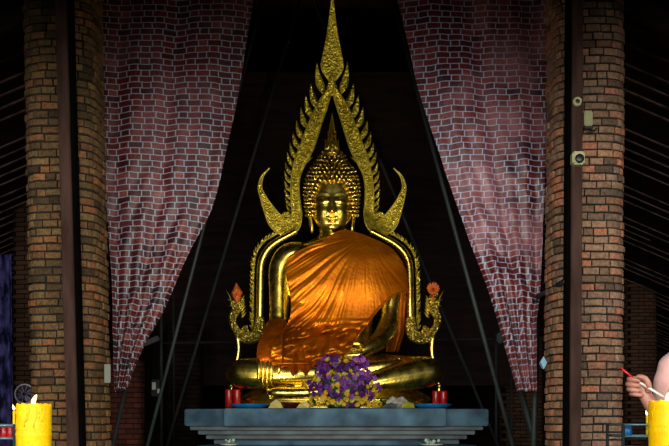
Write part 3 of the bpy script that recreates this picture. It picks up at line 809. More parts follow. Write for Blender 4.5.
BAND=[(330.8,88,2.5),(323,104,5.5),(317,119,6.6),(311.5,134,7.2),(306.5,148,7.3),(300.5,161,6.4),(296.3,174,5.0),(295,188,4.7),(295.8,203,5),(296.8,215,5.6),(293.5,226,6.6),(285,228,8),(276,221,8.2),(268.7,209,5.6),(263,197,3.4),(260,187,2.3),(262.5,176,1.4),(269.5,168,.35)]
FL=[((316.7,62),(326,97),9),((310.5,83),(320,111),8),((305.5,95),(314.5,121),7.6),((300.8,107),(309,130),7.2),((296.3,120),(304.5,141),6.6),((292.7,131.5),(301,151),6.2),((289.7,142),(297.5,160),5.6),((287.2,152),(294.5,168),5),((285.3,162),(292.5,176),4.6),((284.3,171),(291.5,184),4.2),((284,180),(291.3,192),4),((284.3,189),(291.5,200),3.8),((285,197),(292,207),3.6),((286,204),(292,213),3.4)]
D_A=22
for sx in (-1,1):
    b=MB(); ribbon(b,BAND,sx,D_A,PROF)
    c=(mir(286,217,sx),217)
    pts=[]
    for k in range(26):
        a=k*.42; r_=4.8*(1-k/30); pts.append((c[0]+ (sx)*r_*math.cos(a+2.2),c[1]+r_*math.sin(a+2.2),r_))
    b.tube([S(x,y,D_A-4) for x,y,_ in pts],[(1.9*U*(1-k/40)) for k in range(26)],8)
    # cusp leaf pointing inwards
    leaf(b,mir(303,162,sx),162,mir(313.2,157,sx),157,5,D_A-1,4)
    b.build('arch_band',GOLDC,ar)
    Q=spline(BAND,8); 
    for edge in (-1,1):
        pp=[]
        for i,(x,y,w) in enumerate(Q[4:]):
            xa,ya,_=Q[max(i+3,0)]; xb,yb,_=Q[min(i+5,len(Q)-1)]
            L=math.hypot(xb-xa,yb-ya) or 1; nx,ny=-(yb-ya)/L,(xb-xa)/L
            ex,ey=x+nx*(w-.6)*edge,y+ny*(w-.6)*edge
            pp.append(S(mir(ex,ey,sx),ey,D_A-3.6))
        MB().tube(pp,.75*U,8).build('bead_edge',GOLDS,ar)
    for tip,base,w in FL:
        b=MB(); leaf(b,mir(base[0],base[1],sx),base[1],mir(tip[0],tip[1],sx),tip[1],w,D_A,2.6,bend=(1 if sx<0 else -1)*-w*.28,n=12,belly=.38)
        b.build('flame_leaf',GOLDC,ar)
    # smooth lower rail
    RL=[(297,231),(287,236.5),(277,242),(268.5,249),(263,258),(260.8,268),(260.3,285),(260,303),(259.7,322)]
    Q=spline([(a_,b_) for a_,b_ in RL],6)
    b=MB(); b.tube([S(mir(x,y,sx),y,D_A-3) for x,y in Q],3.9*U,16); b.build('smooth_rail',GOLD,ar)
    # outer notched strip
    RF=[(277,233.5),(268,238.5),(260,246),(255.3,256),(253.6,268),(253.2,285),(253,305),(252.6,330)]
    Q=spline(RF,8); b=MB()
    b.tube([S(mir(x,y,sx),y,D_A) for x,y in Q],[(2.5*U,1.1*U)]*len(Q),8,up=(0,-1,.01))
    tot=0; last=None; nxt=0
    for i in range(len(Q)-1):
        seg_=math.hypot(Q[i+1][0]-Q[i][0],Q[i+1][1]-Q[i][1]); tot+=seg_
        if tot>=nxt:
            nxt+=4.6; x,y=Q[i]; tx,ty=(Q[i+1][0]-x)/seg_,(Q[i+1][1]-y)/seg_
            # leaf rooted on the strip, pointing outwards and back up
            ox,oy=-ty*-1,tx*-1
            ox,oy=(ty,-tx); 
            if ox>0: ox,oy=-ox,-oy
            ex,ey=x+ox*3.6-tx*3.8,y+oy*3.6-ty*3.8
            leaf(b,mir(x+tx*1.5,y,sx),y+ty*1.5,mir(ex,ey,sx),ey,3.0,D_A-1,1.8,n=6)
    b.build('notched_fringe',GOLDC,ar)
    # inner scroll at the foot and serpent
    P=[(259.7,318,4.6),(259.6,327,6),(256,335,6.9),(249,338.5,6.2),(242,337,4.8),(237,331,4.0),(233.2,324,3.8),(232.8,317,4.2),(236,310,5.0),(238,303,5.0),(237,297,4.2),(233,293.5,2.6)]
    Q=spline(P,7); b=MB()
    b.tube([S(mir(x,y,sx),y,D_A-3-6*math.sin(min(1,i/len(Q))*PI)) for i,(x,y,r_) in enumerate(Q)],[r_*U for *_,r_ in Q],14)
    pts=[]
    for k in range(20):
        a=k*.45; r_=4.2*(1-k/22); pts.append(S(mir(246+ r_*math.cos(a+1.2),331-r_*math.sin(a+1.2),sx),331-r_*math.sin(a+1.2),D_A-9))
    b.tube(pts,[1.8*U*(1-k/30) for k in range(20)],8)
    sb=b.build('serpent_body',GOLDN,ar)
    # jaw, crest, horn as sub-parts
    b=MB(); leaf(b,mir(236,303,sx),303,mir(227.3,299,sx),299,4,D_A-9,2.5); leaf(b,mir(236,306,sx),306,mir(228.5,305.5,sx),305.5,3,D_A-9,2)
    leaf(b,mir(232,308,sx),308,mir(226,290,sx),290,2.6,D_A-8,1.8,bend=(1.5 if sx<0 else -1.5))
    b.build('serpent_jaw',GOLDS,sb)
    b=MB()
    for k in range(6): leaf(b,mir(241,318-k*3.2,sx),318-k*3.2,mir(246.3-k*.4,312-k*3.4,sx),312-k*3.4,3.2,D_A-6,1.8)
    b.build('serpent_crest',GOLDS,sb)
    # stem down to the altar
    Q=spline([(236.5,332),(238.5,345),(238,356),(234,372),(232,385),(231.5,397),(231.5,408)],4)
    b=MB(); b.tube([S(mir(x,y,sx),y,D_A-8) for x,y in Q],[2.9*U]*len(Q),10)
    b.sphere(S(mir(231.5,386,sx),386,D_A-8),(3.6*U,3.6*U,4*U))
    for v in b.v: v.z=max(v.z,ZS)
    b.build('support_stem',GOLD,ar)
# spire
b=MB()
SP=smooth_tab([(-12,.4),(0,1.4),(18,3.6),(35,6),(50,8.8),(60,11),(66,11.6),(72,10),(78,6),(84,1.2)],5)
vs=[]; prof=[(-1,1.5),(-1,-2),(-.82,-3.4),(-.66,-1.8),(0,-4.5),(.66,-1.8),(.82,-3.4),(1,-2),(1,1.5),(0,3)]
for y,w in SP:
    for s_,dd in prof: vs.append(S(332.3+w*s_,y,D_A+dd*(.3+.7*min(1,w/5))))
m=len(prof);k=len(SP)
b.add(vs,[(i*m+j,i*m+(j+1)%m,(i+1)*m+(j+1)%m,(i+1)*m+j) for i in range(k-1) for j in range(m)]+[tuple(range(m)),tuple((k-1)*m+j for j in range(m))])
b.build('spire',GOLDC,ar)
b=MB(); leaf(b,332,96,332,74,11,D_A-5,4.5,n=12,belly=.4); b.build('apex_bud',GOLDC,ar)
for v in [c for c in ar.children]: pass
# orange blooms stuck on the serpent heads
def bloom(c,r,mt,b,rnd,n=22,layers=3,face=Vector((0,-1,.15)),):
    face=face.normalized(); u=face.orthogonal().normalized(); w=face.cross(u)
    for L in range(layers):
        k=n//(L+1)
        for i in range(k):
            a=2*PI*(i+.5*L)/k+rnd.uniform(-.1,.1); tilt=.35+.4*L
            d=(u*math.cos(a)+w*math.sin(a))*math.cos(tilt)+face*math.sin(tilt)
            s=d.cross(face).normalized(); rr=r*(1-.18*L)
            p=c+d*rr; q=c+d*rr*.5
            b.add([c,q+s*r*.16,p,q-s*r*.16,q+face*r*.06],[(0,1,4),(1,2,4),(2,3,4),(3,0,4)])
rnd=random.Random(3)
b=MB(); c=S(237,292,D_A-14)
b.add([],[])
leaf(b,237,303,236.3,282.5,12,D_A-13,5,n=10,belly=.5); bloom(S(237,293,D_A-18),5*U,ORANGEF,b,rnd,12)
tag(b.build('garland_flower',ORANGEF),'pointed orange flower tuft on the left serpent head of the arch','flower')
b=MB()
bloom(S(433,289,D_A-15),7.2*U,ORANGEF,b,rnd,26,4); b.sphere(S(433,289.5,D_A-12),(5.2*U,3.5*U,5.2*U)); b.tube([S(433,296,D_A-12),S(433,302,D_A-9)],1.2*U,8)
tag(b.build('garland_flower',ORANGEF),'round orange flower on the right serpent head of the arch','flower')

# ------------------------------------------------------------------ bouquet and offerings
bq=thing('flower_bouquet','big bouquet of purple orchids and yellow chrysanthemums in front of the statue','bouquet',Vector((S(344,408,-92).x,S(344,408,-92).y,ZS)))
def orchid_mesh(mt):
    b=MB()
    for k in range(5):
        a=2*PI*k/5+PI/2; d=Vector((math.cos(a),0,math.sin(a))); s=Vector((-math.sin(a),0,math.cos(a))); w=.36 if k in(0,2,3) else .52
        vs=[Vector((0,0,0)),d*.45+s*w*.8+Vector((0,-.12,0)),d*.8+s*w*.6+Vector((0,-.06,0)),d*1.0+Vector((0,.08,0)),d*.8-s*w*.6+Vector((0,-.06,0)),d*.45-s*w*.8+Vector((0,-.12,0)),d*.6+Vector((0,-.2,0))]
        b.add(vs,[(0,1,6),(1,2,6),(2,3,6),(3,4,6),(4,5,6),(5,0,6)])
    b.tube([Vector((0,-.05,-.05)),Vector((0,-.35,-.15)),Vector((0,-.5,-.4))],[.1,.2,.12],6)
    o=b.build('orchid',mt); me=o.data; bpy.data.objects.remove(o); return me
def mum_mesh(mt):
    b=MB(); rr=random.Random(2); bloom(Vector((0,0,0)),1.15,mt,b,rr,11,3,Vector((0,-1,0))); b.sphere((0,-.05,0),.2,6,4)
    o=b.build('chrysanthemum',mt); me=o.data; bpy.data.objects.remove(o); return me
ORM=[orchid_mesh(PURPLE),orchid_mesh(PURPLE2)]; MUM=[mum_mesh(YELL),mum_mesh(YELL2)]
lb=MB()
for k in range(8):
    a=2*PI*k/8; lb.v
def leafm():
    b=MB(); n=8; vs=[]
    for i in range(n+1):
        t=i/n; w=.28*math.sin(PI*min(1,t*.93+.04))**.8; z=.35*t*t
        vs+= [Vector((t,w,-z)),Vector((t,0,-z-.06)),Vector((t,-w,-z))]
    b.add(vs,[(i*3+j,(i+1)*3+j,(i+1)*3+j+1,i*3+j+1) for i in range(n) for j in range(2)])
    o=b.build('leaf',LEAFG); me=o.data; bpy.data.objects.remove(o); return me
LM=leafm()
rnd=random.Random(21)
CXB,CYB,HWB,HHB=344,382,34,25
def put(name,me,x,y,d,r,parent,face=None):
    o=bpy.data.objects.new(name,me); C.objects.link(o)
    p=S(x,y,d)
    f=face or Vector((rnd.uniform(-.5,.5),-1,rnd.uniform(-.2,.5)))
    q=Vector((0,-1,0)).rotation_difference(f.normalized())
    M=Matrix.Translation(p)@q.to_matrix().to_4x4()@Matrix.Rotation(rnd.uniform(0,2*PI),4,'Y')@Matrix.Scale(r*U,4)
    o.parent=parent; o.matrix_parent_inverse=Matrix.Translation(-parent.location); o.matrix_basis=M
    return o
yb=[(330,360,4),(336,358,5),(346,361,5),(330,372,5),(337,377,6),(344,375,6),(350,379,5.5),(356,374,5),(333,383,5),(341,385,4.5),(316,379,4.5),(309,385,4),(368,386,5),(372,380,4),
    (338,400,5),(345,402,5.5),(352,399,5),(359,402,5),(366,400,5),(372,403,4.5),(330,403,4.5),(322,401,5),(316,397,4.5),(312,403,4.5),(376,398,4),(340,405,4.5),(361,395,4),(346,394,4),(379,404,3.6),(325,394,4)]
def domed(x,y):
    e=min(.98,math.hypot((x-CXB)/(HWB+5),(y-CYB)/(HHB+6))); return -80-22*math.sqrt(1-e*e)
mums=[]
for i,(x,y,r) in enumerate(yb):
    for q in range(3):
        xx,yy_=x+rnd.gauss(0,2.6),min(y+rnd.gauss(0,2.4),404)
        if mums and min(math.hypot(xx-a,yy_-c_) for a,c_ in mums)<2.3: continue
        mums.append((xx,yy_)); put('chrysanthemum',MUM[rnd.random()<.3],xx,yy_,domed(xx,yy_)+rnd.uniform(-4,3),rnd.uniform(2.1,3.3),bq,Vector(((xx-CXB)*.03+rnd.uniform(-.5,.5),-1,(CYB-yy_)*.02+rnd.uniform(-.3,.5))))
pts=[]; tries=0
while len(pts)<100 and tries<6000:
    tries+=1
    x=CXB+rnd.uniform(-1.08,1.08)*HWB; y=CYB+rnd.uniform(-1.1,.95)*HHB
    if ((x-CXB)/(HWB*1.08))**2+((y-CYB)/(HHB*1.12))**2>1+.18*math.sin(5*math.atan2(y-CYB,x-CXB))-.1: continue
    if y>396 and rnd.random()<.7: continue
    if min([math.hypot(x-a,y-b_) for a,b_ in mums])<2.6: continue
    if pts and min(math.hypot(x-a,y-b_) for a,b_ in pts)<2.9: continue
    pts.append((x,y))
for i,(x,y) in enumerate(pts):
    put('orchid',ORM[rnd.random()<.38],x,y,domed(x,y)+rnd.uniform(-8,3),rnd.uniform(2.7,4.0),bq,Vector(((x-CXB)*.03+rnd.uniform(-.7,.7),-1,(CYB-y)*.02+rnd.uniform(-.5,.7))))
for x,y,r,fx in [(349,366,8,.2),(353,370,7,.5),(346,394,7,0),(341,397,7,-.5),(322,368,6,-.5),(312,398,8,-1),(308,400,6,-1.2),(380,399,6,1),(383,400,6,1.2),(366,362,6,.5),(336,392,6,-.3)]:
    put('leaf',LM,x,y,domed(x,y)+1,r,bq,Vector((fx,-1,.3)))
b=MB(); b.lathe(Vector((S(344,408,-80).x,S(344,408,-80).y,ZS)),[(.16,0),(.2,.02),(.24,.16),(.3,.3),(.22,.42),(.02,.5)],20)
b.build('foliage_mound',LEAFG,bq)

ZP=ZS
def on_altar(x,d): p=S(x,408,d); p.z=ZP; return p
for x,w,lab in ((249.5,19.5,'round blue plate at the left end of the altar top'),(432,20,'round blue plate at the right end of the altar top')):
    p=on_altar(x,-78 if x<300 else -78); k=w*U*.93
    tag(MB().lathe(p,[(k*.7,0),(k*.75,.006),(k,.042),(k*.98,.05),(k*.92,.046),(k*.7,.014)],36).build('blue_plate',BLUE),lab,'plate')
for x,lab,g_ in ((228.8,'outer red candle glass at the left end of the altar',0),(237,'inner red candle glass at the left end of the altar',0),(436,'inner red candle glass at the right end of the altar',1),(443.5,'outer red candle glass at the right end of the altar',1)):
    p=on_altar(x,-46); r=thing('candle_glass',lab,'candle',p,'red candle glasses on the altar')
    k=3.6*U; hh=(18.5 if x<300 else 17)*U
    MB().lathe(p,[(k*.9,0),(k,.01),(k,hh*.93),(k*.94,hh),(k*.86,hh),(k*.86,hh*.85)],20).build('glass',RED,r)
    MB().lathe(p+Vector((0,0,hh*.3)),[(k*.82,0),(k*.82,hh*.5)],16).build('wax',WHITE,r)
# small offerings
p=on_altar(290,-90); k=10*U
tag(MB().lathe(p,[(k*.5,0),(k*.55,.01),(k*.95,.05),(k,.065),(k*.9,.06),(k*.5,.02)],28).build('small_bowl',mat('dark_red_lacquer',rgb(60,20,16),rough=.3)),'dark shallow lacquer bowl left of the bouquet on the altar','bowl')
def packet(x,y0,pts,mt,d,name,label,cat):
    b=MB(); base=on_altar(x,d); vs=[]
    front=[base+Vector((px*U,0,pz*U)) for px,pz in pts]; n=len(front)
    back=[v+Vector((.01,.05,0)) for v in front]
    cen=base+Vector((0,-.03,sum(pz for _,pz in pts)/n*U))
    b.add(front+back+[cen],[(i,(i+1)%n,2*n) for i in range(n)]+[(i,(i+1)%n,n+(i+1)%n,n+i) for i in range(n)]+[tuple(range(n,2*n))])
    return tag(b.build(name,mt,smooth=False),label,cat)
CRM=mat('pale_paper',rgb(200,176,90),rgb(216,200,130),scale=20)
packet(276,0,[(-7,0),(-4,5),(0,8),(4,5),(6,0)],CRM,-96,'folded_packet','pale yellow folded packet on the altar between the blue plate and the dark bowl','packet')
packet(303,0,[(-6,0),(-3,4),(3,6),(6,3),(5,0)],CRM,-98,'folded_packet','pale yellow folded packet left of the bouquet beside the dark bowl','packet')
packet(397,0,[(-11,1),(-9,7),(-4,11),(0,9),(5,11),(9,7),(12,1),(10,0),(-10,0)],mat('crumpled_plastic',rgb(170,165,155),rgb(130,120,110),rough=.25,scale=30,bump=1,bscale=30),-88,'plastic_bag','crumpled clear plastic bag right of the bouquet','bag')
packet(408,0,[(-6,0),(-5,4),(-1,6),(5,4),(6,0)],mat('yellow_green_paper',rgb(150,150,40)),-96,'folded_packet','yellow-green folded leaf packet beside the right blue plate','packet')
packet(389,0,[(-6,0),(-4,3),(2,5),(6,3),(6,0)],mat('grey_wrap',rgb(70,76,74)),-99,'folded_packet','dark grey folded packet between bouquet and plastic bag','packet')

# ------------------------------------------------------------------ front candles and rack
def big_candle(xc,w,ytop,Y,label,fl,seed):
    base=W(xc,HY,Y); zt=HC+(HY-ytop)*Y/F; hgt=.36; z0=zt-hgt; k=w/2*Y/F
    p=Vector((base.x,Y,z0)); r=thing('pillar_candle',label,'candle',p,'thick yellow candles in front of the shrine')
    b=MB(); seg=64; rows=[]
    prof=[(1.0,0),(1.0,.14),(1.0,.235),(1.03,.243),(1.0,.251),(1.0,.258),(1.03,.266),(1.0,.275),(1.0,.33),(1.01,.345),(.99,.356),(.93,.36),(.8,.352),(.4,.345),(.02,.343)]
    prof=[(a,(z-.36)*1+.36) for a,z in prof]
    vs=[]
    for i,(a,z) in enumerate(prof):
        for j in range(seg):
            an=2*PI*j/seg; n_=noise.noise(Vector((math.cos(an)*2.6,math.sin(an)*2.6,z*14+seed)))
            rr=k*a*(1+.02*n_); zz=z+(.008*noise.noise(Vector((math.cos(an)*4,math.sin(an)*4,seed))) if z>.33 and a>.5 else 0)
            vs.append(p+Vector((rr*math.cos(an),rr*math.sin(an),zz)))
    m=len(prof); b.add(vs,[(i*seg+j,i*seg+(j+1)%seg,(i+1)*seg+(j+1)%seg,(i+1)*seg+j) for i in range(m-1) for j in range(seg)]+[tuple(range(seg)),tuple((m-1)*seg+j for j in range(seg))])
    # drips of wax down the side
    rn=random.Random(seed)
    for q in range(9):
        an=-PI/2+rn.uniform(-1.3,1.3); L=rn.uniform(.03,.10); 
        pts=[p+Vector((math.cos(an+.1*math.sin(t*5))*k*1.005,math.sin(an+.1*math.sin(t*5))*k*1.005,.352-L*t)) for t in [0,.25,.5,.75,1]]
        b.tube(pts,[.0015,.0018,.002,.0022,.0026],6)
    b.build('wax_body',WAX,r)
    fx=W(fl[0],fl[1],Y); fp=Vector((fx.x,Y,zt-.017))
    MB().tube([fp,fp+Vector((0,0,.014)),fp+Vector((.004,0,.022))],.0015,6).build('wick',WICK,r)
    b=MB(); hh=(ytop-fl[1])*2*Y/F
    b.tube([fp+Vector((.0,0,.010)),fp+Vector((0,0,.018)),fp+Vector((.002,0,.028)),fp+Vector((.006,0,.038)),fp+Vector((.011,0,.047)),fp+Vector((.014,0,.053))],[.002,.0065,.0085,.007,.004,.0008],12)
    b.build('flame',FLAME,r)
    L=bpy.data.lights.new('candle_glow','POINT'); L.energy=.5; L.color=(1,.6,.25); L.shadow_soft_size=.02
    lo=bpy.data.objects.new('candle_glow',L); lo.location=fp+Vector((0,-.0,.07)); C.objects.link(lo)
    return r,k,z0
cl=big_candle(33.8,34,404,3.6,'thick yellow pillar candle with a lit flame at the left edge, before the brick column',(33,398),1)
cr=big_candle(671,43,400.5,3.6,'thick yellow pillar candle with a lit flame at the right edge, below the raised hand',(667,394),5)
def rack(xa,xb,Y,sgn,label,shelfz):
    x0,x1=W(xa,HY,Y).x,W(xb,HY,Y).x
    r=thing('candle_rack',label,'rack',Vector(((x0+x1)/2,Y,0)))
    b=MB()
    for z in (HC-.025,HC-.085,HC-.15,.25): 
        for yy_ in (Y,Y+.28): b.tube([Vector((x0,yy_,z)),Vector((x1,yy_,z))],.007,8)
        for xx in (x0,x1): b.tube([Vector((xx,Y,z)),Vector((xx,Y+.28,z))],.007,8)
    b.build('rails',mat('bluish_steel',rgb(100,130,140),rough=.3,metal=.6),r)
    for xx in (x0,x1):
        for yy_ in (Y,Y+.28): MB().tube([Vector((xx,yy_,0)),Vector((xx,yy_,HC+ -.02))],.009,8).build('leg',POLE,r)
    return r,x0,x1
rk,_,_=rack(-70,14.5,4.3,1,'low steel candle rack with red cups behind the left yellow candle',0)
MB().box((W(-28,HY,4.44).x,4.44,HC-.092),(.36,.26,.006)).build('tray',DKBOX,rk,smooth=False)
rk,_,_=rack(623,720,4.9,1,'low steel candle rack under the raised hand at the right',0)
MB().box((W(671,HY,5.04).x,5.04,HC-.092),(.49,.26,.006)).build('tray',DKBOX,rk,smooth=False)
# front table carrying the two thick candles
for (x,k_,side) in ((cl[0].location.x,cl[1],'left'),(cr[0].location.x,cr[1],'right')):
    z0=cl[2] if side=='left' else cr[2]
    r=thing('candle_stand','%s stand under the thick yellow candle at the %s edge'%('dark metal',side),'stand',Vector((x,3.6,0)))
    MB().lathe(Vector((x,3.6,z0-.03)),[(.1,0),(.11,.01),(.11,.03)],24).build('dish',DKBOX,r)
    MB().lathe(Vector((x,3.6,0)),[(.14,0),(.14,.02),(.02,.04),(.018,z0-.03)],20).build('stem',DKBOX,r)
# red cups + small candles on the racks
ztray=HC-.089
for x,y,lab in ((4,0,'red glass cup on the left rack nearest the picture edge'),(10.5,0,'red glass cup on the left rack beside the yellow candle')):
    p=W(x,HY,4.42); p.z=ztray; k=.017
    tag(MB().lathe(p,[(k*.8,0),(k,.01),(k,.06),(k*.9,.062),(k*.85,.02)],16).build('glass_cup',RED),lab,'cup','red cups on the left candle rack')
def thin_candle(x,y,Y,label,z0,flame=True,hh=None):
    p=W(x,y,Y); h=p.z-z0; base=Vector((p.x,Y,z0)); r=thing('thin_candle',label,'candle',base)
    MB().tube([base,base+Vector((0,0,h))],.006,10).build('wax_stick',WAX,r)
    MB().tube([base+Vector((0,0,h)),base+Vector((0,0,h+.006))],.001,6).build('wick',WICK,r)
    q=base+Vector((0,0,h+.004))
    MB().tube([q,q+Vector((0,0,.008)),q+Vector((-.003,0,.016)),q+Vector((-.006,0,.026))],[.002,.006,.005,.0008],10).build('flame',FLAME,r)
thin_candle(14,411,4.4,'thin lit candle just left of the thick yellow candle, at the left',ztray)
thin_candle(647,416,4.98,'thin lit yellow candle on the rack below the raised hand',ztray)
p=W(627,HY,5.0); p.z=ztray
tag(MB().lathe(p,[(.02,0),(.026,.01),(.028,.05),(.02,.06),(.01,.065)],16).build('blue_jar',BLUE),'small blue jar on the right rack beside the brick column','jar')

# violet cloth and little fan at the left
vs=[];n1,n2=80,40; Y=9.6
for j in range(n1+1):
    y=254+(600-254)*j/n1
    for i in range(n2+1):
        x=-60+72*i/n2+ (2.5*(y-254)/150 if y<420 else 2.5); p=W(x,min(y,520),Y); p.z=max(p.z,.1)
        p.y+=.035*math.sin(i*.9)+.02*math.sin(i*.37+j*.05); vs.append(p)
fs=[(j*(n2+1)+i,j*(n2+1)+i+1,(j+1)*(n2+1)+i+1,(j+1)*(n2+1)+i) for j in range(n1) for i in range(n2)]
o=obj('hanging_cloth',vs,fs,BLUECL); o.modifiers.new('t','SOLIDIFY').thickness=.004
tag(o,'violet-blue cloth hanging at the far left beside a dim brick column','cloth')
c=W(24.5,394,10.2); r=thing('electric_fan','small round fan with violet blades behind the left yellow candle','fan',Vector((c.x,c.y+.06,0)))
R_=9.6*10.2/F
MB().tube([c+Vector((R_*math.cos(a),0,R_*math.sin(a))) for a in [2*PI*k/40 for k in range(41)]],.009,8,caps=False).build('guard_ring',mat('pale_ring',rgb(200,200,225)),r)
b=MB()
for k in range(10):
    a=2*PI*k/10; b.tube([c+Vector((.02*math.cos(a),-.015,.02*math.sin(a))),c+Vector((R_*math.cos(a),0,R_*math.sin(a)))],.002,5)
b.build('guard_wires',WHITE,r)
bl=MB()
for k in range(4):
    a=2*PI*k/4+.4; d=Vector((math.cos(a),0,math.sin(a))); s=Vector((-math.sin(a),0,math.cos(a)))
    for th in (0,):
        pts=[c+d*.015,c+d*.04+s*.028+Vector((0,.01,0)),c+d*.085+s*.035+Vector((0,.02,0)),c+d*.095-s*.005,c+d*.06-s*.022+Vector((0,-.01,0))]
        bl.add(pts+[q+Vector((0,.004,0)) for q in pts],[(0,1,2,3,4),(9,8,7,6,5)]+[(i,(i+1)%5,5+(i+1)%5,5+i) for i in range(5)])
bl.build('blades',FANB,r,smooth=False)
MB().sphere(c,.018).tube([c+Vector((0,0,0)),c+Vector((0,.1,0))],.022,12).build('motor',DKBOX,r)
MB().tube([c+Vector((0,.06,-.02)),Vector((c.x,c.y+.06,.02))],.012,10).lathe(Vector((c.x,c.y+.06,0)),[(.14,0),(.14,.015),(.03,.03)],20).build('stand',DKBOX,r)

# ------------------------------------------------------------------ worshipper at the right edge
YP=4.0; UP=YP/F
def Pp(x,y,d=0): return W(x,y,YP+d*UP)
pr=thing('person','person in a pink shirt at the right edge holding a red-ended incense stick','person',Vector((Pp(700,420,25).x,YP+.15,0)))
b=MB()
def prow(rows,b,seg=32,n=4):
    R=spline(rows,n); vs=[]
    for (y,xc,hw,dc,hd) in R:
        for k in range(seg):
            a=2*PI*k/seg; vs.append(Pp(xc+hw*math.cos(a),y,dc+hd*math.sin(a)))
    m=len(R); b.add(vs,[(i*seg+k,i*seg+(k+1)%seg,(i+1)*seg+(k+1)%seg,(i+1)*seg+k) for i in range(m-1) for k in range(seg)]+[tuple(range(seg)),tuple((m-1)*seg+k for k in range(seg))])
# body: neck, head, trunk core, arms
bb=MB()
prow([(275,712,2,36,2),(279,712,12,36,14),(290,711,17,36,21),(305,710,18,36,23),(318,709,16,35,20),(328,709,12,36,13),(334,711,11,37,11),(342,711,12,36,11),(350,711,22,36,14),(365,708,32,36,20),(400,703,36,34,24),(440,702,34,34,22),(470,703,36,34,24)],bb,32,4)
def plimb(b,P,n=6,seg=16):
    Q=spline(P,n); b.tube([Pp(x,y,d) for x,y,d,a,c_ in Q],[(a*UP,c_*UP) for *_,a,c_ in Q],seg,up=(0,-1,.001))
plimb(bb,[(690,362,20,12,12),(684,385,14,11,11),(681,410,8,10,10),(678,428,2,9.5,9.5),(668,425,-2,9.5,9.5),(659,415,-1,8.5,8.5),(650,403,0,7,7.5),(645.5,395,1,5.5,7),(643.5,389,2,5.5,8.5),(641,384,2,5,8),(639,380,2,3,6)])
plimb(bb,[(735,362,36,12,12),(742,390,36,11,11),(744,425,34,10,10),(738,455,24,8,8),(733,480,14,6,6),(731,492,10,5,7),(730,503,8,4,7)])
# legs of the body
for xx in (690,716):
    plimb(bb,[(xx,465,36,18,18),(xx,520,34,17,17),(xx,570,36,13,13),(xx,610,38,11,11),(xx,670,38,7.5,7.5)])
o=bb.build('tmp',None)
md=o.modifiers.new('r','REMESH'); md.mode='VOXEL'; md.voxel_size=.009; ms=o.modifiers.new('s','SMOOTH'); ms.iterations=4
dg=bpy.context.evaluated_depsgraph_get(); dg.update(); me=bpy.data.meshes.new_from_object(o.evaluated_get(dg)); bpy.data.objects.remove(o)
bb=MB(); bb.add([v.co.copy() for v in me.vertices],[tuple(p.vertices) for p in me.polygons])
# face (turned to the left): nose, ears, brow; fingers
bb.sphere(Pp(692.5,308,30),(4*UP,3*UP,4.5*UP)); bb.sphere(Pp(695,319,30),(3*UP,5*UP,1.6*UP)); bb.sphere(Pp(712,306,13),(4*UP,2*UP,7*UP))
for dd in (22,38): bb.sphere(Pp(695,301,dd),(2.4*UP,3*UP,1.8*UP))
for i,(yk,xk,r0) in enumerate([(379,629.6,2.7),(384,628.4,2.8),(389,629.2,2.7),(393.6,631.5,2.4)]):
    P=[(645,yk+1.2,8,r0),(637,yk,9,r0*1.05),(xk+1,yk,5.5,r0*1.08),(xk,yk+.3,-.5,r0),(xk+3.5,yk+.8,-5.5,r0*.95),(xk+8.5,yk+1.4,-6.5,r0*.85),(xk+11,yk+1.7,-5,r0*.55)]
    Q=spline(P,5); bb.tube([Pp(x,y,d) for x,y,d,_ in Q],[q[3]*UP for q in Q],12)
P=[(648,391,-3,3.4),(648.5,385,-8,3.2),(645.5,379,-9.5,2.9),(640,376.8,-9,2.6),(636.5,377,-8,1.6)]
Q=spline(P,5); bb.tube([Pp(x,y,d) for x,y,d,_ in Q],[q[3]*UP for q in Q],12)
bb.build('body',SKIN,pr,merge=False)
# shirt
b=MB()
prow([(343,710,14,36,14),(346,708,22,36,17),(351,704,33,36,20),(360,703,43,35,24),(370,703,46,34,26),(382,704,51,33,28),(400,706,53,32,30),(430,708,51,32,30),(470,706,50,33,30),(482,706,50,33,30)],b,40,4)
for i,v in enumerate(b.v):
    nn=noise.noise(Vector((v.x*9,v.y*9,v.z*4))); b.v[i]=v+Vector((nn*.006,nn*.006,0))
b.build('shirt',PINK,pr)
b=MB(); plimb(b,[(688,358,20,14,14),(684,378,14,15,14),(682,398,9,14.5,14),(681,412,6,14,14)]); plimb(b,[(737,358,36,14,14),(743,385,36,15,14),(745,412,35,14,14)])
b.build('sleeves',PINK,pr)
b=MB()
for xx in (688,718): plimb(b,[(xx+3,462,36,24,24),(xx,500,35,21,21),(xx,570,36,17,17),(xx,640,38,14,14),(xx,676,38,13,13)])
b.build('trousers',TROUS,pr)
b=MB()
for xx in (686,716):
    q=Pp(xx,684,30); q.z=.045; b.sphere(q,(.13,.05,.045),14,8)
    b.tube([Vector((q.x+.03,q.y,.05)),Vector((q.x+.03,q.y,.13))],.045,12)
b.build('shoes',DKBOX,pr)
b=MB(); prow([(271,715,2,36,2),(274,714,14,36,17),(283,716,19,36,23),(295,719,19,36,24),(308,721,17,36,22),(322,722,11,36,15),(328,722,4,36,6)],b,28,4); b.build('hair',HAIR,pr)
# incense stick
r=thing('incense_stick','incense stick with a red end gripped in the raised hand at the right','incense',Pp(637,381.5,-3))
MB().tube([Pp(620.5,367.5,-3),Pp(634,379,-3)],1.15*UP,8).build('red_handle',RED,r)
MB().tube([Pp(634,379,-3),Pp(648,387.5,-8),Pp(663.5,397,-14)],[1.2*UP,1.5*UP,1.1*UP],8).build('pale_stick',WHITE,r)

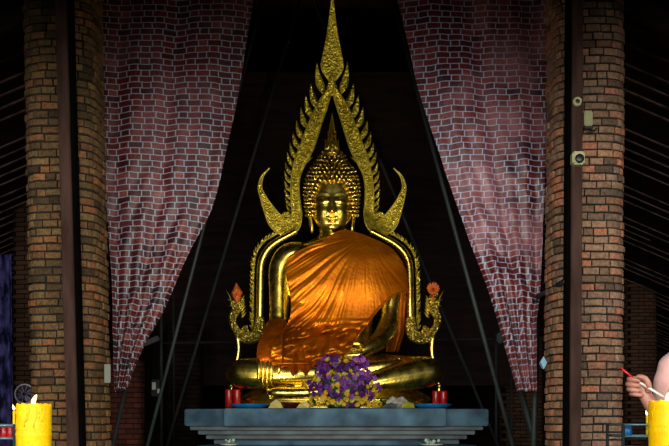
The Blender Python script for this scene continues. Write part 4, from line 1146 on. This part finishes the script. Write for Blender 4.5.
# ------------------------------------------------------------------ light
w=bpy.data.worlds.new('World'); bpy.context.scene.world=w; w.use_nodes=True
bg=w.node_tree.nodes['Background']; bg.inputs['Color'].default_value=(.72,.86,1,1); bg.inputs['Strength'].default_value=.25
def area(name,loc,target,size,energy,color=(1,1,1),sy=None,spread=None):
    L=bpy.data.lights.new(name,'AREA'); L.energy=energy; L.color=color; L.shape='RECTANGLE'; L.size=size; L.size_y=sy or size
    if spread: L.spread=math.radians(spread)
    o=bpy.data.objects.new(name,L); C.objects.link(o); o.location=loc
    d=Vector(target)-Vector(loc); o.rotation_euler=d.to_track_quat('-Z','Y').to_euler(); return o
area('daylight_left',(-4.8,-1.5,HC+1.25),(0,11,HC+1.2),2.6,250,(.95,1,.96),2.3)
area('daylight_right',(4.8,-1.5,HC+1.25),(0,11,HC+1.2),2.6,300,(.95,1,.96),2.3)
area('daylight_mid',(0.2,-2.5,HC+1.5),(0,11,HC+1.4),4.6,520,(1,.98,.86),2.0)
area('shrine_fill',(0,6.4,.35),(0,11.4,3.0),.9,22,(1,.85,.5),.35)  # added unseen fill light that brightens the statue
for sx in (-1,1):
    L=bpy.data.lights.new('arch_fill_spot','SPOT'); L.energy=420; L.color=(1,.92,.6); L.spot_size=math.radians(50); L.spot_blend=.7; L.shadow_soft_size=.12  # added spots, unseen behind the curtains, to brighten the arch
    o=bpy.data.objects.new('arch_fill_spot',L); C.objects.link(o); o.location=(sx*1.45,9.1,.9)
    d=Vector((0,11.8,HC+2.9))-o.location; o.rotation_euler=d.to_track_quat('-Z','Y').to_euler()

# ------------------------------------------------------------------ camera
cam=bpy.data.cameras.new('Camera'); co=bpy.data.objects.new('Camera',cam); C.objects.link(co)
co.location=(0,0,HC); co.rotation_euler=(PI/2,0,0)
cam.sensor_width=36; cam.lens=F*36/669; cam.shift_x=0; cam.shift_y=(HY-223)/669
cam.clip_start=.05
bpy.context.scene.camera=co
vs=bpy.context.scene.view_settings
vs.view_transform='Standard'; vs.look='None'; vs.gamma=1; vs.exposure=0; vs.use_curve_mapping=False
